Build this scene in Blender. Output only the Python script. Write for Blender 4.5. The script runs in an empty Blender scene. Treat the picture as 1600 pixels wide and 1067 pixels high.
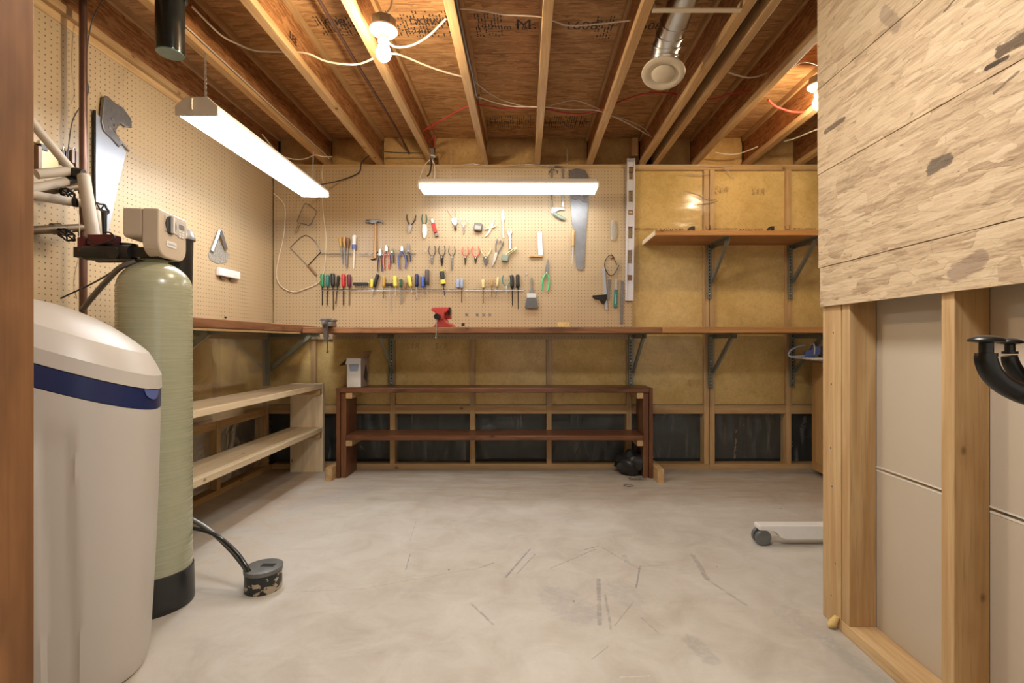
import bpy, bmesh, math, random
from mathutils import Vector, Matrix, noise
random.seed(7)
D = bpy.data
SC = bpy.context.scene
COL = SC.collection
PI = math.pi
EYE = 0.98          # camera height (m)
F = 760.0           # focal length in pixels of the 1600 px wide frame

# ------------------------------------------------------------------ camera, world, exposure
cd = D.cameras.new('camera'); cam = D.objects.new('camera', cd); COL.objects.link(cam)
cam.location = (0, 0, EYE); cam.rotation_euler = (PI/2, 0, 0)
cd.sensor_width = 36; cd.lens = F/1600*36; cd.shift_x = -20/1600; cd.shift_y = 0.0003
cd.clip_start = 0.02
SC.camera = cam
SC.view_settings.view_transform = 'Standard'; SC.view_settings.look = 'None'
SC.view_settings.gamma = 1; SC.view_settings.use_curve_mapping = False
SC.view_settings.exposure = 0.58
w = D.worlds.new('world'); SC.world = w; w.use_nodes = True
w.node_tree.nodes['Background'].inputs[0].default_value = (1.0, 0.95, 0.89, 1)
w.node_tree.nodes['Background'].inputs[1].default_value = 0.65
FLUORO = 19.0; FLUORO_BACK = 10.0; BULB = 480.0
hl = D.lights.new('fill_behind_camera', 'AREA'); hl.shape = 'DISK'; hl.size = 0.5; hl.energy = 9; hl.color = (1, .9, .78)  # added fill light behind the camera, stands for no known lamp
ho = D.objects.new('fill_behind_camera', hl); ho.location = (0.1, -1.3, 2.3); COL.objects.link(ho)
pl_ = D.lights.new('fill_overhead', 'AREA'); pl_.shape = 'DISK'; pl_.size = 0.4; pl_.energy = 20; pl_.color = (1, .96, .92)  # second added fill, unseen overhead, only brightens the near part of the room
po_ = D.objects.new('fill_overhead', pl_); po_.location = (0.15, 0.9, 2.30); COL.objects.link(po_)
try:
    SC.cycles.max_bounces = 8; SC.cycles.diffuse_bounces = 5; SC.cycles.transparent_max_bounces = 12
    SC.cycles.use_denoising = True
    SC.cycles.caustics_reflective = False; SC.cycles.caustics_refractive = False
    SC.cycles.sample_clamp_indirect = 6
except Exception: pass

# ------------------------------------------------------------------ node helpers
def N(nt, t, ins=None, **kw):
    n = nt.nodes.new(t)
    for k, v in kw.items(): setattr(n, k, v)
    if ins:
        for k, v in ins.items():
            if isinstance(v, bpy.types.NodeSocket): nt.links.new(v, n.inputs[k])
            else: n.inputs[k].default_value = v
    return n
def MA(nt, op, a, b=0.0, c=None, clamp=False):
    n = N(nt, 'ShaderNodeMath', operation=op, use_clamp=clamp)
    for i, v in enumerate((a, b, c)):
        if v is None: continue
        if isinstance(v, bpy.types.NodeSocket): nt.links.new(v, n.inputs[i])
        else: n.inputs[i].default_value = v
    return n.outputs[0]
def MIX(nt, f, a, b, blend='MIX'):
    n = N(nt, 'ShaderNodeMix', data_type='RGBA', blend_type=blend)
    for i, v in ((0, f), (6, a), (7, b)):
        if isinstance(v, bpy.types.NodeSocket): nt.links.new(v, n.inputs[i])
        else: n.inputs[i].default_value = (*v, 1) if isinstance(v, tuple) and len(v) == 3 else v
    return n.outputs[2]
def RAMP(nt, f, stops):
    n = N(nt, 'ShaderNodeValToRGB', {0: f}); e = n.color_ramp.elements
    while len(e) < len(stops): e.new(0.5)
    for i, (p, c) in enumerate(stops):
        e[i].position = p; e[i].color = (*c, 1) if len(c) == 3 else c
    return n.outputs[0]
def S(nt, f, a, b):                       # smoothstep mask from a to b
    n = N(nt, 'ShaderNodeMapRange', {0: f, 1: a, 2: b, 3: 0.0, 4: 1.0}, interpolation_type='SMOOTHSTEP'); return n.outputs[0]
def base(name, rough=0.6, spec=0.5, metal=0.0):
    m = D.materials.new(name); m.use_nodes = True; nt = m.node_tree
    b = nt.nodes['Principled BSDF']; b.inputs['Roughness'].default_value = rough
    b.inputs['Specular IOR Level'].default_value = spec; b.inputs['Metallic'].default_value = metal
    return m, nt, b
def coord(nt, scale=(1, 1, 1), rnd=True, rot=(0, 0, 0)):
    tc = N(nt, 'ShaderNodeTexCoord').outputs['Object']
    if rnd:
        oi = N(nt, 'ShaderNodeObjectInfo').outputs['Random']
        sc = N(nt, 'ShaderNodeVectorMath', {0: (7.3, 11.1, 5.7)}, operation='SCALE'); nt.links.new(oi, sc.inputs['Scale'])
        tc = N(nt, 'ShaderNodeVectorMath', {0: tc, 1: sc.outputs[0]}, operation='ADD').outputs[0]
    return N(nt, 'ShaderNodeMapping', {0: tc, 3: scale, 2: rot}).outputs[0]
def NOI(nt, v, scale=1.0, detail=3.0, rough=0.55, dist=0.0, out=0):
    return N(nt, 'ShaderNodeTexNoise', {0: v, 'Scale': scale, 'Detail': detail, 'Roughness': rough, 'Distortion': dist}).outputs[out]
def BUMP(nt, b, h, strength=0.3, dist=0.002):
    n = N(nt, 'ShaderNodeBump', {'Height': h, 'Strength': strength, 'Distance': dist}); nt.links.new(n.outputs[0], b.inputs['Normal'])
# segment mask group: distance of P to segment AB
SEG = D.node_groups.new('segment_mask', 'ShaderNodeTree')
for nme, t in (('P', 'NodeSocketVector'), ('A', 'NodeSocketVector'), ('B', 'NodeSocketVector'), ('W', 'NodeSocketFloat')):
    SEG.interface.new_socket(nme, in_out='INPUT', socket_type=t)
SEG.interface.new_socket('Mask', in_out='OUTPUT', socket_type='NodeSocketFloat')
gi = SEG.nodes.new('NodeGroupInput'); go = SEG.nodes.new('NodeGroupOutput')
def VM(nt, op, a, b=None):
    n = N(nt, 'ShaderNodeVectorMath', operation=op)
    for i, v in ((0, a), (1, b)):
        if v is None: continue
        if isinstance(v, bpy.types.NodeSocket): nt.links.new(v, n.inputs[i])
        else: n.inputs[i].default_value = v
    return n
_pa = VM(SEG, 'SUBTRACT', gi.outputs[0], gi.outputs[1]).outputs[0]; _ba = VM(SEG, 'SUBTRACT', gi.outputs[2], gi.outputs[1]).outputs[0]
_h = MA(SEG, 'DIVIDE', VM(SEG, 'DOT_PRODUCT', _pa, _ba).outputs['Value'], VM(SEG, 'DOT_PRODUCT', _ba, _ba).outputs['Value'], clamp=True)
_s = VM(SEG, 'SCALE', _ba); SEG.links.new(_h, _s.inputs['Scale'])
_d = VM(SEG, 'LENGTH', VM(SEG, 'SUBTRACT', _pa, _s.outputs[0]).outputs[0]).outputs['Value']
_q = MA(SEG, 'DIVIDE', _d, gi.outputs[3])
_m = MA(SEG, 'SUBTRACT', 1.0, S(SEG, _q, 0.35, 1.0))
SEG.links.new(_m, go.inputs[0])
def SEGM(nt, P, A, B, W):
    g = N(nt, 'ShaderNodeGroup'); g.node_tree = SEG
    nt.links.new(P, g.inputs[0]); g.inputs[1].default_value = A; g.inputs[2].default_value = B; g.inputs[3].default_value = W
    return g.outputs[0]

# ------------------------------------------------------------------ materials
def plain(name, c, rough=0.5, metal=0.0, spec=0.5, var=0.12, sc=30, bump=0.0):
    m, nt, b = base(name, rough, spec, metal)
    v = coord(nt, (sc, sc, sc)); n = NOI(nt, v, 1, 3)
    nt.links.new(MIX(nt, n, tuple(x*(1-var) for x in c), tuple(min(1, x*(1+var)) for x in c)), b.inputs[0])
    nt.links.new(MA(nt, 'MULTIPLY_ADD', n, 0.15, rough-0.07), b.inputs['Roughness'])
    if bump: BUMP(nt, b, n, bump, 0.001)
    return m
def wood(name, c1, c2, axis=0, rough=0.6, knots=0.35, ring=26, knotc=None, blotch=0.16):
    """pine-like grain running along axis (0 X, 1 Y, 2 Z) of object space"""
    m, nt, b = base(name, rough, 0.35)
    s = [ring, ring, ring]; s[axis] = ring*0.06
    v = coord(nt, tuple(s))
    g = NOI(nt, v, 1.0, 4, 0.6, 0.6)
    s2 = [150]*3; s2[axis] = 5
    fine = NOI(nt, coord(nt, tuple(s2)), 1.0, 2)
    col = RAMP(nt, g, [(0.28, c2), (0.5, tuple((a+d)/2 for a, d in zip(c1, c2))), (0.68, c1)])
    col = MIX(nt, MA(nt, 'MULTIPLY', S(nt, fine, 0.5, 0.75), 0.3), col, tuple(x*0.55 for x in c2))
    s4 = [7]*3; s4[axis] = 2.2
    blot = NOI(nt, coord(nt, tuple(s4)), 1.0, 4, 0.65)
    col = MIX(nt, MA(nt, 'MULTIPLY', S(nt, blot, 0.52, 0.72), blotch), col, tuple(x*0.5 for x in c2))
    oi = N(nt, 'ShaderNodeObjectInfo').outputs['Random']
    hs = N(nt, 'ShaderNodeHueSaturation', {'Color': col}); nt.links.new(MA(nt, 'MULTIPLY_ADD', oi, 0.24, 0.88), hs.inputs['Value'])
    col = hs.outputs[0]
    if knots:
        s3 = [9]*3; s3[axis] = 5.5
        vo = N(nt, 'ShaderNodeTexVoronoi', {0: coord(nt, tuple(s3)), 'Scale': 1.0, 'Randomness': 1.0})
        sep = N(nt, 'ShaderNodeSeparateColor', {0: vo.outputs['Color']})
        on = MA(nt, 'LESS_THAN', sep.outputs[0], knots)
        k = MA(nt, 'MULTIPLY', MA(nt, 'SUBTRACT', 1.0, S(nt, vo.outputs['Distance'], 0.04, 0.11)), on)
        halo = MA(nt, 'MULTIPLY', MA(nt, 'SUBTRACT', 1.0, S(nt, vo.outputs['Distance'], 0.05, 0.32)), MA(nt, 'MULTIPLY', on, 0.45))
        col = MIX(nt, halo, col, c2); col = MIX(nt, MA(nt, 'MULTIPLY', k, 0.85), col, knotc or tuple(x*0.22 for x in c2))
    nt.links.new(col, b.inputs[0]); BUMP(nt, b, fine, 0.25, 0.0008)
    return m
def osb(name, cols, plane='YZ', rough=0.7, marks=(), stretch=0.0, flake=1.0):
    """oriented strand board: three overlapping layers of anisotropic flakes"""
    m, nt, b = base(name, rough, 0.3)
    tc = coord(nt, (1, 1, 1), rnd=False)
    oi = N(nt, 'ShaderNodeObjectInfo').outputs['Random']
    sp = N(nt, 'ShaderNodeSeparateXYZ', {0: tc}).outputs
    a, c = {'YZ': (sp[1], sp[2]), 'XY': (sp[0], sp[1]), 'XZ': (sp[0], sp[2])}[plane]
    uv = N(nt, 'ShaderNodeCombineXYZ', {0: a, 1: c}).outputs[0]
    warp = NOI(nt, uv, 34, 3, 0.6, out=1)
    wv = N(nt, 'ShaderNodeVectorMath', {0: warp, 1: (-.5, -.5, -.5)}, operation='ADD').outputs[0]
    ws = N(nt, 'ShaderNodeVectorMath', {0: wv}, operation='SCALE'); ws.inputs['Scale'].default_value = 0.012
    uvw = N(nt, 'ShaderNodeVectorMath', {0: uv, 1: ws.outputs[0]}, operation='ADD').outputs[0]
    val = None; edge = None; grains = None
    for i, (ang, sx, sy) in enumerate(((0.15, 7, 44), (0.75, 10, 40), (-0.45, 9, 36), (0.30, 12, 90), (-0.12, 6, 30), (1.25, 13, 34), (0.5, 9, 60))):
        mp = N(nt, 'ShaderNodeMapping', {0: uvw, 1: (i*3.7, i*1.3, 0), 2: (0, 0, ang), 3: (sx*flake, sy*flake, 1)}).outputs[0]
        vo = N(nt, 'ShaderNodeTexVoronoi', {0: mp, 'Scale': 1.0}, voronoi_dimensions='2D')
        ve = N(nt, 'ShaderNodeTexVoronoi', {0: mp, 'Scale': 1.0}, voronoi_dimensions='2D', feature='DISTANCE_TO_EDGE')
        sc = N(nt, 'ShaderNodeSeparateColor', {0: vo.outputs['Color']}).outputs
        g = N(nt, 'ShaderNodeMapping', {0: uvw, 2: (0, 0, ang), 3: (10, 120, 1)}).outputs[0]
        gr = NOI(nt, g, 1.0, 5, 0.7)
        cell = MA(nt, 'ADD', MA(nt, 'MULTIPLY', sc[0], 0.46), MA(nt, 'MULTIPLY_ADD', gr, 1.6, -0.55))
        eg = MA(nt, 'SUBTRACT', 1.0, S(nt, ve.outputs['Distance'], 0.0, 0.05))
        if val is None: val, edge = cell, MA(nt, 'MULTIPLY', eg, 0.5)
        else:
            on = MA(nt, 'GREATER_THAN', sc[1], 0.60)
            mx = N(nt, 'ShaderNodeMix', {0: on, 2: val, 3: cell}); val = mx.outputs[0]
            e2 = N(nt, 'ShaderNodeMix', {0: on, 2: edge, 3: MA(nt, 'MULTIPLY', eg, sc[2])}); edge = e2.outputs[0]
    big = NOI(nt, uv, 2.2, 2)
    val = MA(nt, 'ADD', val, MA(nt, 'MULTIPLY_ADD', big, 0.25, -0.125))
    n = len(cols)
    col = RAMP(nt, val, [(0.12+0.76*i/(n-1), cc) for i, cc in enumerate(cols)])
    col = MIX(nt, MA(nt, 'MULTIPLY', edge, 0.20), col, tuple(x*0.45 for x in cols[0]))
    sv = NOI(nt, N(nt, 'ShaderNodeMapping', {0: uvw, 2: (0, 0, 0.35), 3: (14, 75, 1)}).outputs[0], 1.0, 3, 0.6, 0.8)
    col = MIX(nt, MA(nt, 'MULTIPLY', S(nt, sv, 0.66, 0.72), 0.55), col, tuple(x*0.33 for x in cols[0]))
    hs = N(nt, 'ShaderNodeHueSaturation', {'Color': col}); nt.links.new(MA(nt, 'MULTIPLY_ADD', oi, 0.14, 0.93), hs.inputs['Value']); col = hs.outputs[0]
    if marks:
        rag = NOI(nt, N(nt, 'ShaderNodeMapping', {0: uv, 2: (0, 0, .5), 3: (22, 90, 1)}).outputs[0], 1, 4, 0.65)
        for A, B, W, c_, k in marks:
            mk = SEGM(nt, tc, A, B, W)
            mk = S(nt, MA(nt, 'ADD', mk, MA(nt, 'MULTIPLY_ADD', rag, 2.2, -1.15)), 0.35, 0.75)
            col = MIX(nt, MA(nt, 'MULTIPLY', mk, k), col, c_)
    nt.links.new(col, b.inputs[0])
    BUMP(nt, b, MA(nt, 'SUBTRACT', val, edge), 0.5, 0.0012)
    return m
def pegboard(name, plane, c=(0.50, 0.372, 0.218)):
    m, nt, b = base(name, 0.42, 0.4)
    tc = N(nt, 'ShaderNodeTexCoord').outputs['Object']
    sp = N(nt, 'ShaderNodeSeparateXYZ', {0: tc}).outputs
    u = sp[0] if plane == 'XZ' else sp[1]
    fu = MA(nt, 'SUBTRACT', MA(nt, 'FRACT', MA(nt, 'MULTIPLY', MA(nt, 'ADD', u, 20), 1/0.0254)), 0.5)
    fv = MA(nt, 'SUBTRACT', MA(nt, 'FRACT', MA(nt, 'MULTIPLY', MA(nt, 'ADD', sp[2], 20), 1/0.0254)), 0.5)
    d = MA(nt, 'SQRT', MA(nt, 'ADD', MA(nt, 'MULTIPLY', fu, fu), MA(nt, 'MULTIPLY', fv, fv)))
    hole = MA(nt, 'SUBTRACT', 1.0, S(nt, d, 0.10, 0.135))
    n1 = NOI(nt, N(nt, 'ShaderNodeMapping', {0: tc, 3: (3, 3, 3)}).outputs[0], 1, 4); n2 = NOI(nt, N(nt, 'ShaderNodeMapping', {0: tc, 3: (300, 300, 300)}).outputs[0], 1, 1)
    col = MIX(nt, n1, tuple(x*0.9 for x in c), tuple(x*1.1 for x in c))
    col = MIX(nt, MA(nt, 'MULTIPLY', n2, 0.18), col, (c[0]*.6, c[1]*.55, c[2]*.5))
    nt.links.new(MIX(nt, MA(nt, 'MULTIPLY', hole, 0.9), col, (0.05, 0.025, 0.012)), b.inputs[0])
    BUMP(nt, b, MA(nt, 'MULTIPLY', hole, -1.0), 0.5, 0.002)
    return m
def emit(name, c, k):
    m = D.materials.new(name); m.use_nodes = True; nt = m.node_tree; nt.nodes.clear()
    e = N(nt, 'ShaderNodeEmission', {0: (*c, 1), 1: k}); o = N(nt, 'ShaderNodeOutputMaterial'); nt.links.new(e.outputs[0], o.inputs[0]); return m
def film(name, tint=(0.98, 0.97, 0.93), haze=0.10, gloss=0.10, scale=7, bump=0.5, hazec=(0.8, 0.75, 0.62), grough=0.16, streak=0.0):
    """clear polythene: mostly see-through, a little milky, with wrinkled gloss"""
    m = D.materials.new(name); m.use_nodes = True; nt = m.node_tree; nt.nodes.clear()
    o = N(nt, 'ShaderNodeOutputMaterial')
    tr = N(nt, 'ShaderNodeBsdfTransparent', {0: (*tint, 1)}); di = N(nt, 'ShaderNodeBsdfDiffuse', {0: (*hazec, 1)})
    gl = N(nt, 'ShaderNodeBsdfGlossy', {0: (1, 1, 1, 1), 1: grough})
    tc = N(nt, 'ShaderNodeTexCoord').outputs['Object']
    n = NOI(nt, N(nt, 'ShaderNodeMapping', {0: tc, 3: (scale*.6, scale, scale*1.3)}).outputs[0], 1, 3, 0.5, 1.4)
    bu = N(nt, 'ShaderNodeBump', {'Height': n, 'Strength': bump, 'Distance': 0.03}); nt.links.new(bu.outputs[0], gl.inputs['Normal'])
    fr = N(nt, 'ShaderNodeFresnel', {0: 1.4}); nt.links.new(bu.outputs[0], fr.inputs['Normal'])
    m1 = N(nt, 'ShaderNodeMixShader', {0: haze})
    if streak:
        sn = NOI(nt, N(nt, 'ShaderNodeMapping', {0: tc, 3: (14, 14, 2.2)}).outputs[0], 1, 5, 0.62, 1.2)
        nt.links.new(MA(nt, 'MULTIPLY_ADD', S(nt, sn, 0.50, 0.78), streak, haze), m1.inputs[0])
    nt.links.new(tr.outputs[0], m1.inputs[1]); nt.links.new(di.outputs[0], m1.inputs[2])
    m2 = N(nt, 'ShaderNodeMixShader'); nt.links.new(MA(nt, 'MULTIPLY', fr.outputs[0], gloss*14, clamp=True), m2.inputs[0])
    nt.links.new(m1.outputs[0], m2.inputs[1]); nt.links.new(gl.outputs[0], m2.inputs[2]); nt.links.new(m2.outputs[0], o.inputs[0])
    return m

PINE1, PINE2 = (0.60, 0.42, 0.215), (0.43, 0.255, 0.105)
M = {}
for ax, nm in ((0, 'x'), (1, 'y'), (2, 'z')):
    M['pine'+nm] = wood('pine framing '+nm, PINE1, PINE2, ax, 0.6, 0.6)
    M['brown'+nm] = wood('brown stained wood '+nm, (0.20, 0.085, 0.038), (0.095, 0.034, 0.014), ax, 0.33, 0.5, 26, None, 0.75)
    M['white'+nm] = wood('pale new pine '+nm, (0.78, 0.66, 0.47), (0.68, 0.54, 0.34), ax, 0.5, 0.3, 20, None, 0.08)
    M['bench'+nm] = wood('worn bench edge '+nm, (0.36, 0.17, 0.075), (0.16, 0.065, 0.028), ax, 0.5, 0.7, 34, None, 0.8)
    M['orange'+nm] = wood('orange shelf pine '+nm, (0.50, 0.26, 0.095), (0.34, 0.15, 0.045), ax, 0.45, 0.3)
M['jamb'] = wood('door jamb pine z', (0.29, 0.135, 0.05), (0.16, 0.066, 0.022), 2, 0.6, 0.5, 22, None, 0.7)
M['sidepine'] = wood('brown face pine z', (0.44, 0.25, 0.10), (0.30, 0.15, 0.055), 2, 0.6, 0.3, 16)
M['flange'] = wood('joist flange lumber y', (0.56, 0.37, 0.18), (0.38, 0.215, 0.085), 1, 0.6, 0.3, 34)
M['web'] = osb('joist web strand board', [(0.17, 0.062, 0.018), (0.32, 0.135, 0.043), (0.46, 0.22, 0.08)], 'YZ', flake=1.7)
M['subfloor'] = osb('subfloor strand board', [(0.26, 0.125, 0.045), (0.46, 0.255, 0.105), (0.60, 0.365, 0.17)], 'XY', flake=1.1)
def PW(x, y, X=1.055):        # a point on a plane of constant X seen at photo pixel (x, y): used only to read world positions
    Y = F*X/(x-820); return (X, Y, EYE+(534-y)*Y/F)
dk = (0.07, 0.045, 0.035)
_mk = [(PW(1289, 206), PW(1317, 186), .014, dk, .75), (PW(1541, 106), PW(1572, 90), .010, (0.03, .02, .015), .9),
       (PW(1562, 80), PW(1610, 52), .022, (0.06, .035, .02), .85), (PW(1455, 262), PW(1478, 250), .028, (0.10, .08, .06), .8),
       (PW(1476, 235), PW(1477, 205), .003, (0.1, .05, .02), .8), (PW(1552, 145), PW(1590, 112), .006, (0.1, .06, .04), .7),
       (PW(1474, 18), PW(1492, -2), .006, (0.08, .05, .03), .8), (PW(1447, 96), PW(1447, 78), .002, (0.12, .05, .02), .9),
       (PW(1490, 428), PW(1530, 405), .035, (0.22, .15, .11), .6), (PW(1380, 20), PW(1400, 40), .03, (0.25, .18, .13), .5),
       (PW(1320, 432), PW(1490, 400), .0015, (0.12, .08, .05), .8)]
M['osbwall'] = osb('pale strand board', [(0.36, 0.25, 0.15), (0.52, 0.385, 0.24), (0.62, 0.475, 0.30), (0.68, 0.54, 0.37)], 'YZ', marks=_mk, flake=1.0)
M['pegback'] = pegboard('hardboard pegboard xz', 'XZ'); M['pegleft'] = pegboard('hardboard pegboard yz', 'YZ')
M['gypsum'] = plain('drywall paper', (0.53, 0.455, 0.35), 0.8, var=0.05, sc=4)
M['gypedge'] = plain('drywall edge', (0.72, 0.68, 0.6), 0.8)
M['steelgreen'] = plain('galvanised slotted steel', (0.27, 0.28, 0.22), 0.45, 0.35)
M['slot'] = plain('dark slot', (0.015, 0.015, 0.012), 0.8)
M['galv'] = plain('galvanised sheet', (0.66, 0.65, 0.62), 0.30, 1.0, var=0.06, sc=6)
M['fold'] = film('folded film ridge', haze=0.22, gloss=0.16, bump=0.1, hazec=(.95, .9, .8))
M['white'] = plain('white enamel', (0.78, 0.76, 0.72), 0.35, var=0.04)
M['cream'] = plain('cream plastic', (0.62, 0.56, 0.45), 0.4, var=0.04)
M['offwhite'] = plain('off white painted metal', (0.66, 0.58, 0.44), 0.4, var=0.04)
M['cord'] = plain('cream cable', (0.66, 0.58, 0.44), 0.45, var=0.05)
M['redcord'] = plain('red cable', (0.42, 0.035, 0.025), 0.45, var=0.1)
M['blackcord'] = plain('black cable', (0.02, 0.018, 0.016), 0.4)
M['black'] = plain('black plastic', (0.018, 0.018, 0.018), 0.35, var=0.3)
M['iron'] = plain('black iron', (0.03, 0.028, 0.025), 0.33, 0.7, var=0.3, sc=60)
M['abs'] = plain('glossy black pipe', (0.014, 0.017, 0.016), 0.18, spec=0.6)
M['abscap'] = plain('teal grey cap', (0.11, 0.19, 0.17), 0.3, var=0.5, sc=40)
M['steel'] = plain('bright tool steel', (0.55, 0.54, 0.52), 0.3, 0.9, var=0.15, sc=60)
M['dull'] = plain('dull steel', (0.22, 0.21, 0.20), 0.4, 0.7, var=0.3, sc=50)
M['sawsteel'] = plain('grey saw steel', (0.24, 0.24, 0.245), 0.42, 0.6, var=0.3, sc=12)
M['alu'] = plain('brushed aluminium', (0.66, 0.65, 0.68), 0.4, 0.25, var=0.05, sc=8)
M['sawpale'] = plain('pale saw steel', (0.40, 0.42, 0.46), 0.42, 0.4, var=0.12, sc=10)
M['copper'] = plain('aged copper', (0.15, 0.080, 0.058), 0.38, 0.55, var=0.3, sc=20)
M['copperdull'] = plain('dull brown pipe', (0.13, 0.085, 0.045), 0.5, 0.4, var=0.3, sc=20)
M['foam'] = plain('pale grey pipe sleeve', (0.50, 0.44, 0.36), 0.6, var=0.06)
M['maroon'] = plain('maroon fitting', (0.12, 0.012, 0.018), 0.35)
M['brass'] = plain('dark brass', (0.30, 0.16, 0.06), 0.35, 0.8)
M['batt'] = None
def colr(name, c, r=0.35): M[name] = plain(name+' plastic', c, r, var=0.08); return M[name]
for nm, c in dict(green=(0.02, .25, .10), teal=(0.03, .20, .18), red=(0.55, .03, .03), maroonh=(0.13, .02, .04), yellow=(0.75, .68, .10),
                  amber=(0.55, .33, .06), blue=(0.05, .12, .50), navy=(0.012, .022, .10), greyblue=(0.35, .42, .55), salmon=(0.62, .16, .12), bluegrip=(0.10, .14, .36),
                  mint=(0.10, .52, .22), paleblue=(0.45, .62, .66), visered=(0.46, .055, .045), gripgrey=(0.10, .08, .08), darkgreen=(0.02, .09, .04),
                  woodh=(0.50, .30, .12), brownh=(0.22, .11, .05), paleyel=(0.72, .62, .30), mallow=(0.09, .09, .085), bristle=(0.10, .10, .095), sage=(0.22, .27, .20)).items(): colr(nm, c)
# insulation, concrete, floor
def batt(name, c1, c2):
    m, nt, b = base(name, 0.9, 0.1)
    v = coord(nt, (1, 1, 1), rnd=False); n1 = NOI(nt, v, 3.0, 5, 0.62); n2 = NOI(nt, v, 60, 3, 0.7)
    col = RAMP(nt, MA(nt, 'ADD', MA(nt, 'MULTIPLY', n1, .7), MA(nt, 'MULTIPLY', NOI(nt, v, 9, 4, .6, 1.0), .3)), [(0.36, c2), (0.58, c1)]); col = MIX(nt, MA(nt, 'MULTIPLY', S(nt, n2, 0.45, 0.75), 0.35), col, tuple(x*0.62 for x in c2))
    nt.links.new(col, b.inputs[0]); BUMP(nt, b, n2, 0.5, 0.006); return m
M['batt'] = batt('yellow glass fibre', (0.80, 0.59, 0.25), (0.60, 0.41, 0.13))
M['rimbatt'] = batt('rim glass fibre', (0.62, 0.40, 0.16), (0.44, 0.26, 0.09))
M['film'] = film('clear vapour film', haze=0.05, gloss=0.045, bump=0.10, scale=4)
M['drape'] = film('loose draped film', (0.93, 0.93, 0.9), 0.06, 0.05, 6, 0.45, (.5, .5, .47), 0.30, 0.30)
M['bag'] = film('milky plastic bag', (0.9, 0.9, 0.88), 0.30, 0.09, 30, 0.6, (0.8, 0.78, 0.7))
M['concrete_dark'] = plain('coated foundation', (0.022, 0.027, 0.027), 0.55, var=0.4, sc=5)
m, nt, b = base('poured concrete floor', 0.62, 0.35)
tc = N(nt, 'ShaderNodeTexCoord').outputs['Object']
n1 = NOI(nt, tc, 1.1, 5, 0.6); n2 = NOI(nt, tc, 5.5, 6, 0.65, 0.8); n3 = NOI(nt, tc, 70, 3, 0.6)
ns = NOI(nt, N(nt, 'ShaderNodeMapping', {0: tc, 2: (0, 0, .3), 3: (3, 16, 1)}).outputs[0], 1, 5, 0.6, 0.5)
col = RAMP(nt, MA(nt, 'ADD', MA(nt, 'MULTIPLY', n1, .5), MA(nt, 'MULTIPLY', n2, .5)), [(0.36, (0.43, 0.385, 0.32)), (0.5, (0.53, 0.495, 0.43)), (0.64, (0.60, 0.575, 0.52))])
col = MIX(nt, MA(nt, 'MULTIPLY', S(nt, ns, 0.55, 0.75), 0.30), col, (0.37, 0.35, 0.325))
sx = N(nt, 'ShaderNodeSeparateXYZ', {0: tc}).outputs
rust = MA(nt, 'MULTIPLY', MA(nt, 'MULTIPLY', S(nt, sx[1], 2.5, 3.5), S(nt, ns, 0.42, 0.62)), 0.38)
col = MIX(nt, rust, col, (0.44, 0.29, 0.17))
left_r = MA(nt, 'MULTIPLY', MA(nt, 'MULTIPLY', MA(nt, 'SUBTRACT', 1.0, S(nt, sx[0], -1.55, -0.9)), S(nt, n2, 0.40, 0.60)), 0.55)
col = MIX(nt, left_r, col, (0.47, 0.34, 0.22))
nr = NOI(nt, tc, 38, 5, 0.75)
def PF(x, y): Y = EYE*F/(y-534); return ((x-820)*Y/F, Y, 0)
g_ = (0.17, 0.165, 0.17)
marks = [(PF(790, 902), PF(828, 858), .012, g_, .9), (PF(808, 896), PF(836, 866), .008, g_, .7), (PF(860, 888), PF(930, 858), .006, g_, .8), (PF(905, 861), PF(935, 853), .006, (.1, .09, .08), .8),
         (PF(935, 905), PF(937, 975), .022, g_, .75), (PF(946, 930), PF(955, 985), .012, g_, .6), (PF(1000, 885), PF(994, 918), .010, (.12, .11, .11), .8), (PF(940, 855), PF(1000, 890), .005, g_, .7),
         (PF(634, 890), PF(641, 865), .006, g_, .8), (PF(735, 942), PF(770, 975), .012, g_, .7), (PF(750, 887), PF(772, 879), .007, (.1, .1, .1), .8), (PF(640, 846), PF(650, 815), .003, g_, .5),
         (PF(960, 978), PF(990, 940), .005, (.25, .18, .13), .7), (PF(1002, 965), PF(1030, 990), .006, g_, .6), (PF(1000, 885), PF(1052, 882), .004, (.1, .1, .1), .7), (PF(925, 1030), PF(950, 1010), .004, g_, .7),
         (PF(1082, 866), PF(1105, 905), .030, (.27, .245, .22), .8), (PF(1105, 905), PF(1165, 945), .018, (.30, .27, .24), .7), (PF(870, 930), PF(905, 960), .13, (.33, .325, .325), .5), (PF(965, 915), PF(985, 935), .10, (.34, .33, .32), .45),
         (PF(1080, 1000), PF(1110, 1030), .05, (.26, .25, .23), .5), (PF(470, 790), PF(560, 765), .16, (.37, .38, .40), .5), (PF(975, 868), PF(980, 878), .03, (.3, .3, .31), .6),
         (PF(445, 925), PF(560, 921), .0025, (.28, .22, .16), .7), (PF(560, 921), PF(660, 903), .0025, (.28, .22, .16), .7), (PF(660, 903), PF(755, 886), .0025, (.28, .22, .16), .7), (PF(755, 886), PF(850, 868), .0025, (.28, .22, .16), .5),
         (PF(1290, 1000), PF(1370, 1060), .05, (.30, .31, .27), .6), (PF(970, 1058), PF(1015, 1056), .004, (.75, .72, .66), .7), (PF(1270, 985), PF(1235, 960), .09, (.34, .32, .29), .5)]
for A, B, W, c_, k in marks:
    mk = SEGM(nt, tc, A, B, W if W > .03 else W*.62+.001)
    mk = S(nt, MA(nt, 'ADD', mk, MA(nt, 'MULTIPLY_ADD', nr, 2.6, -1.6)), 0.15, 0.95)
    col = MIX(nt, MA(nt, 'MULTIPLY', mk, k*.8), col, c_)
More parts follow.
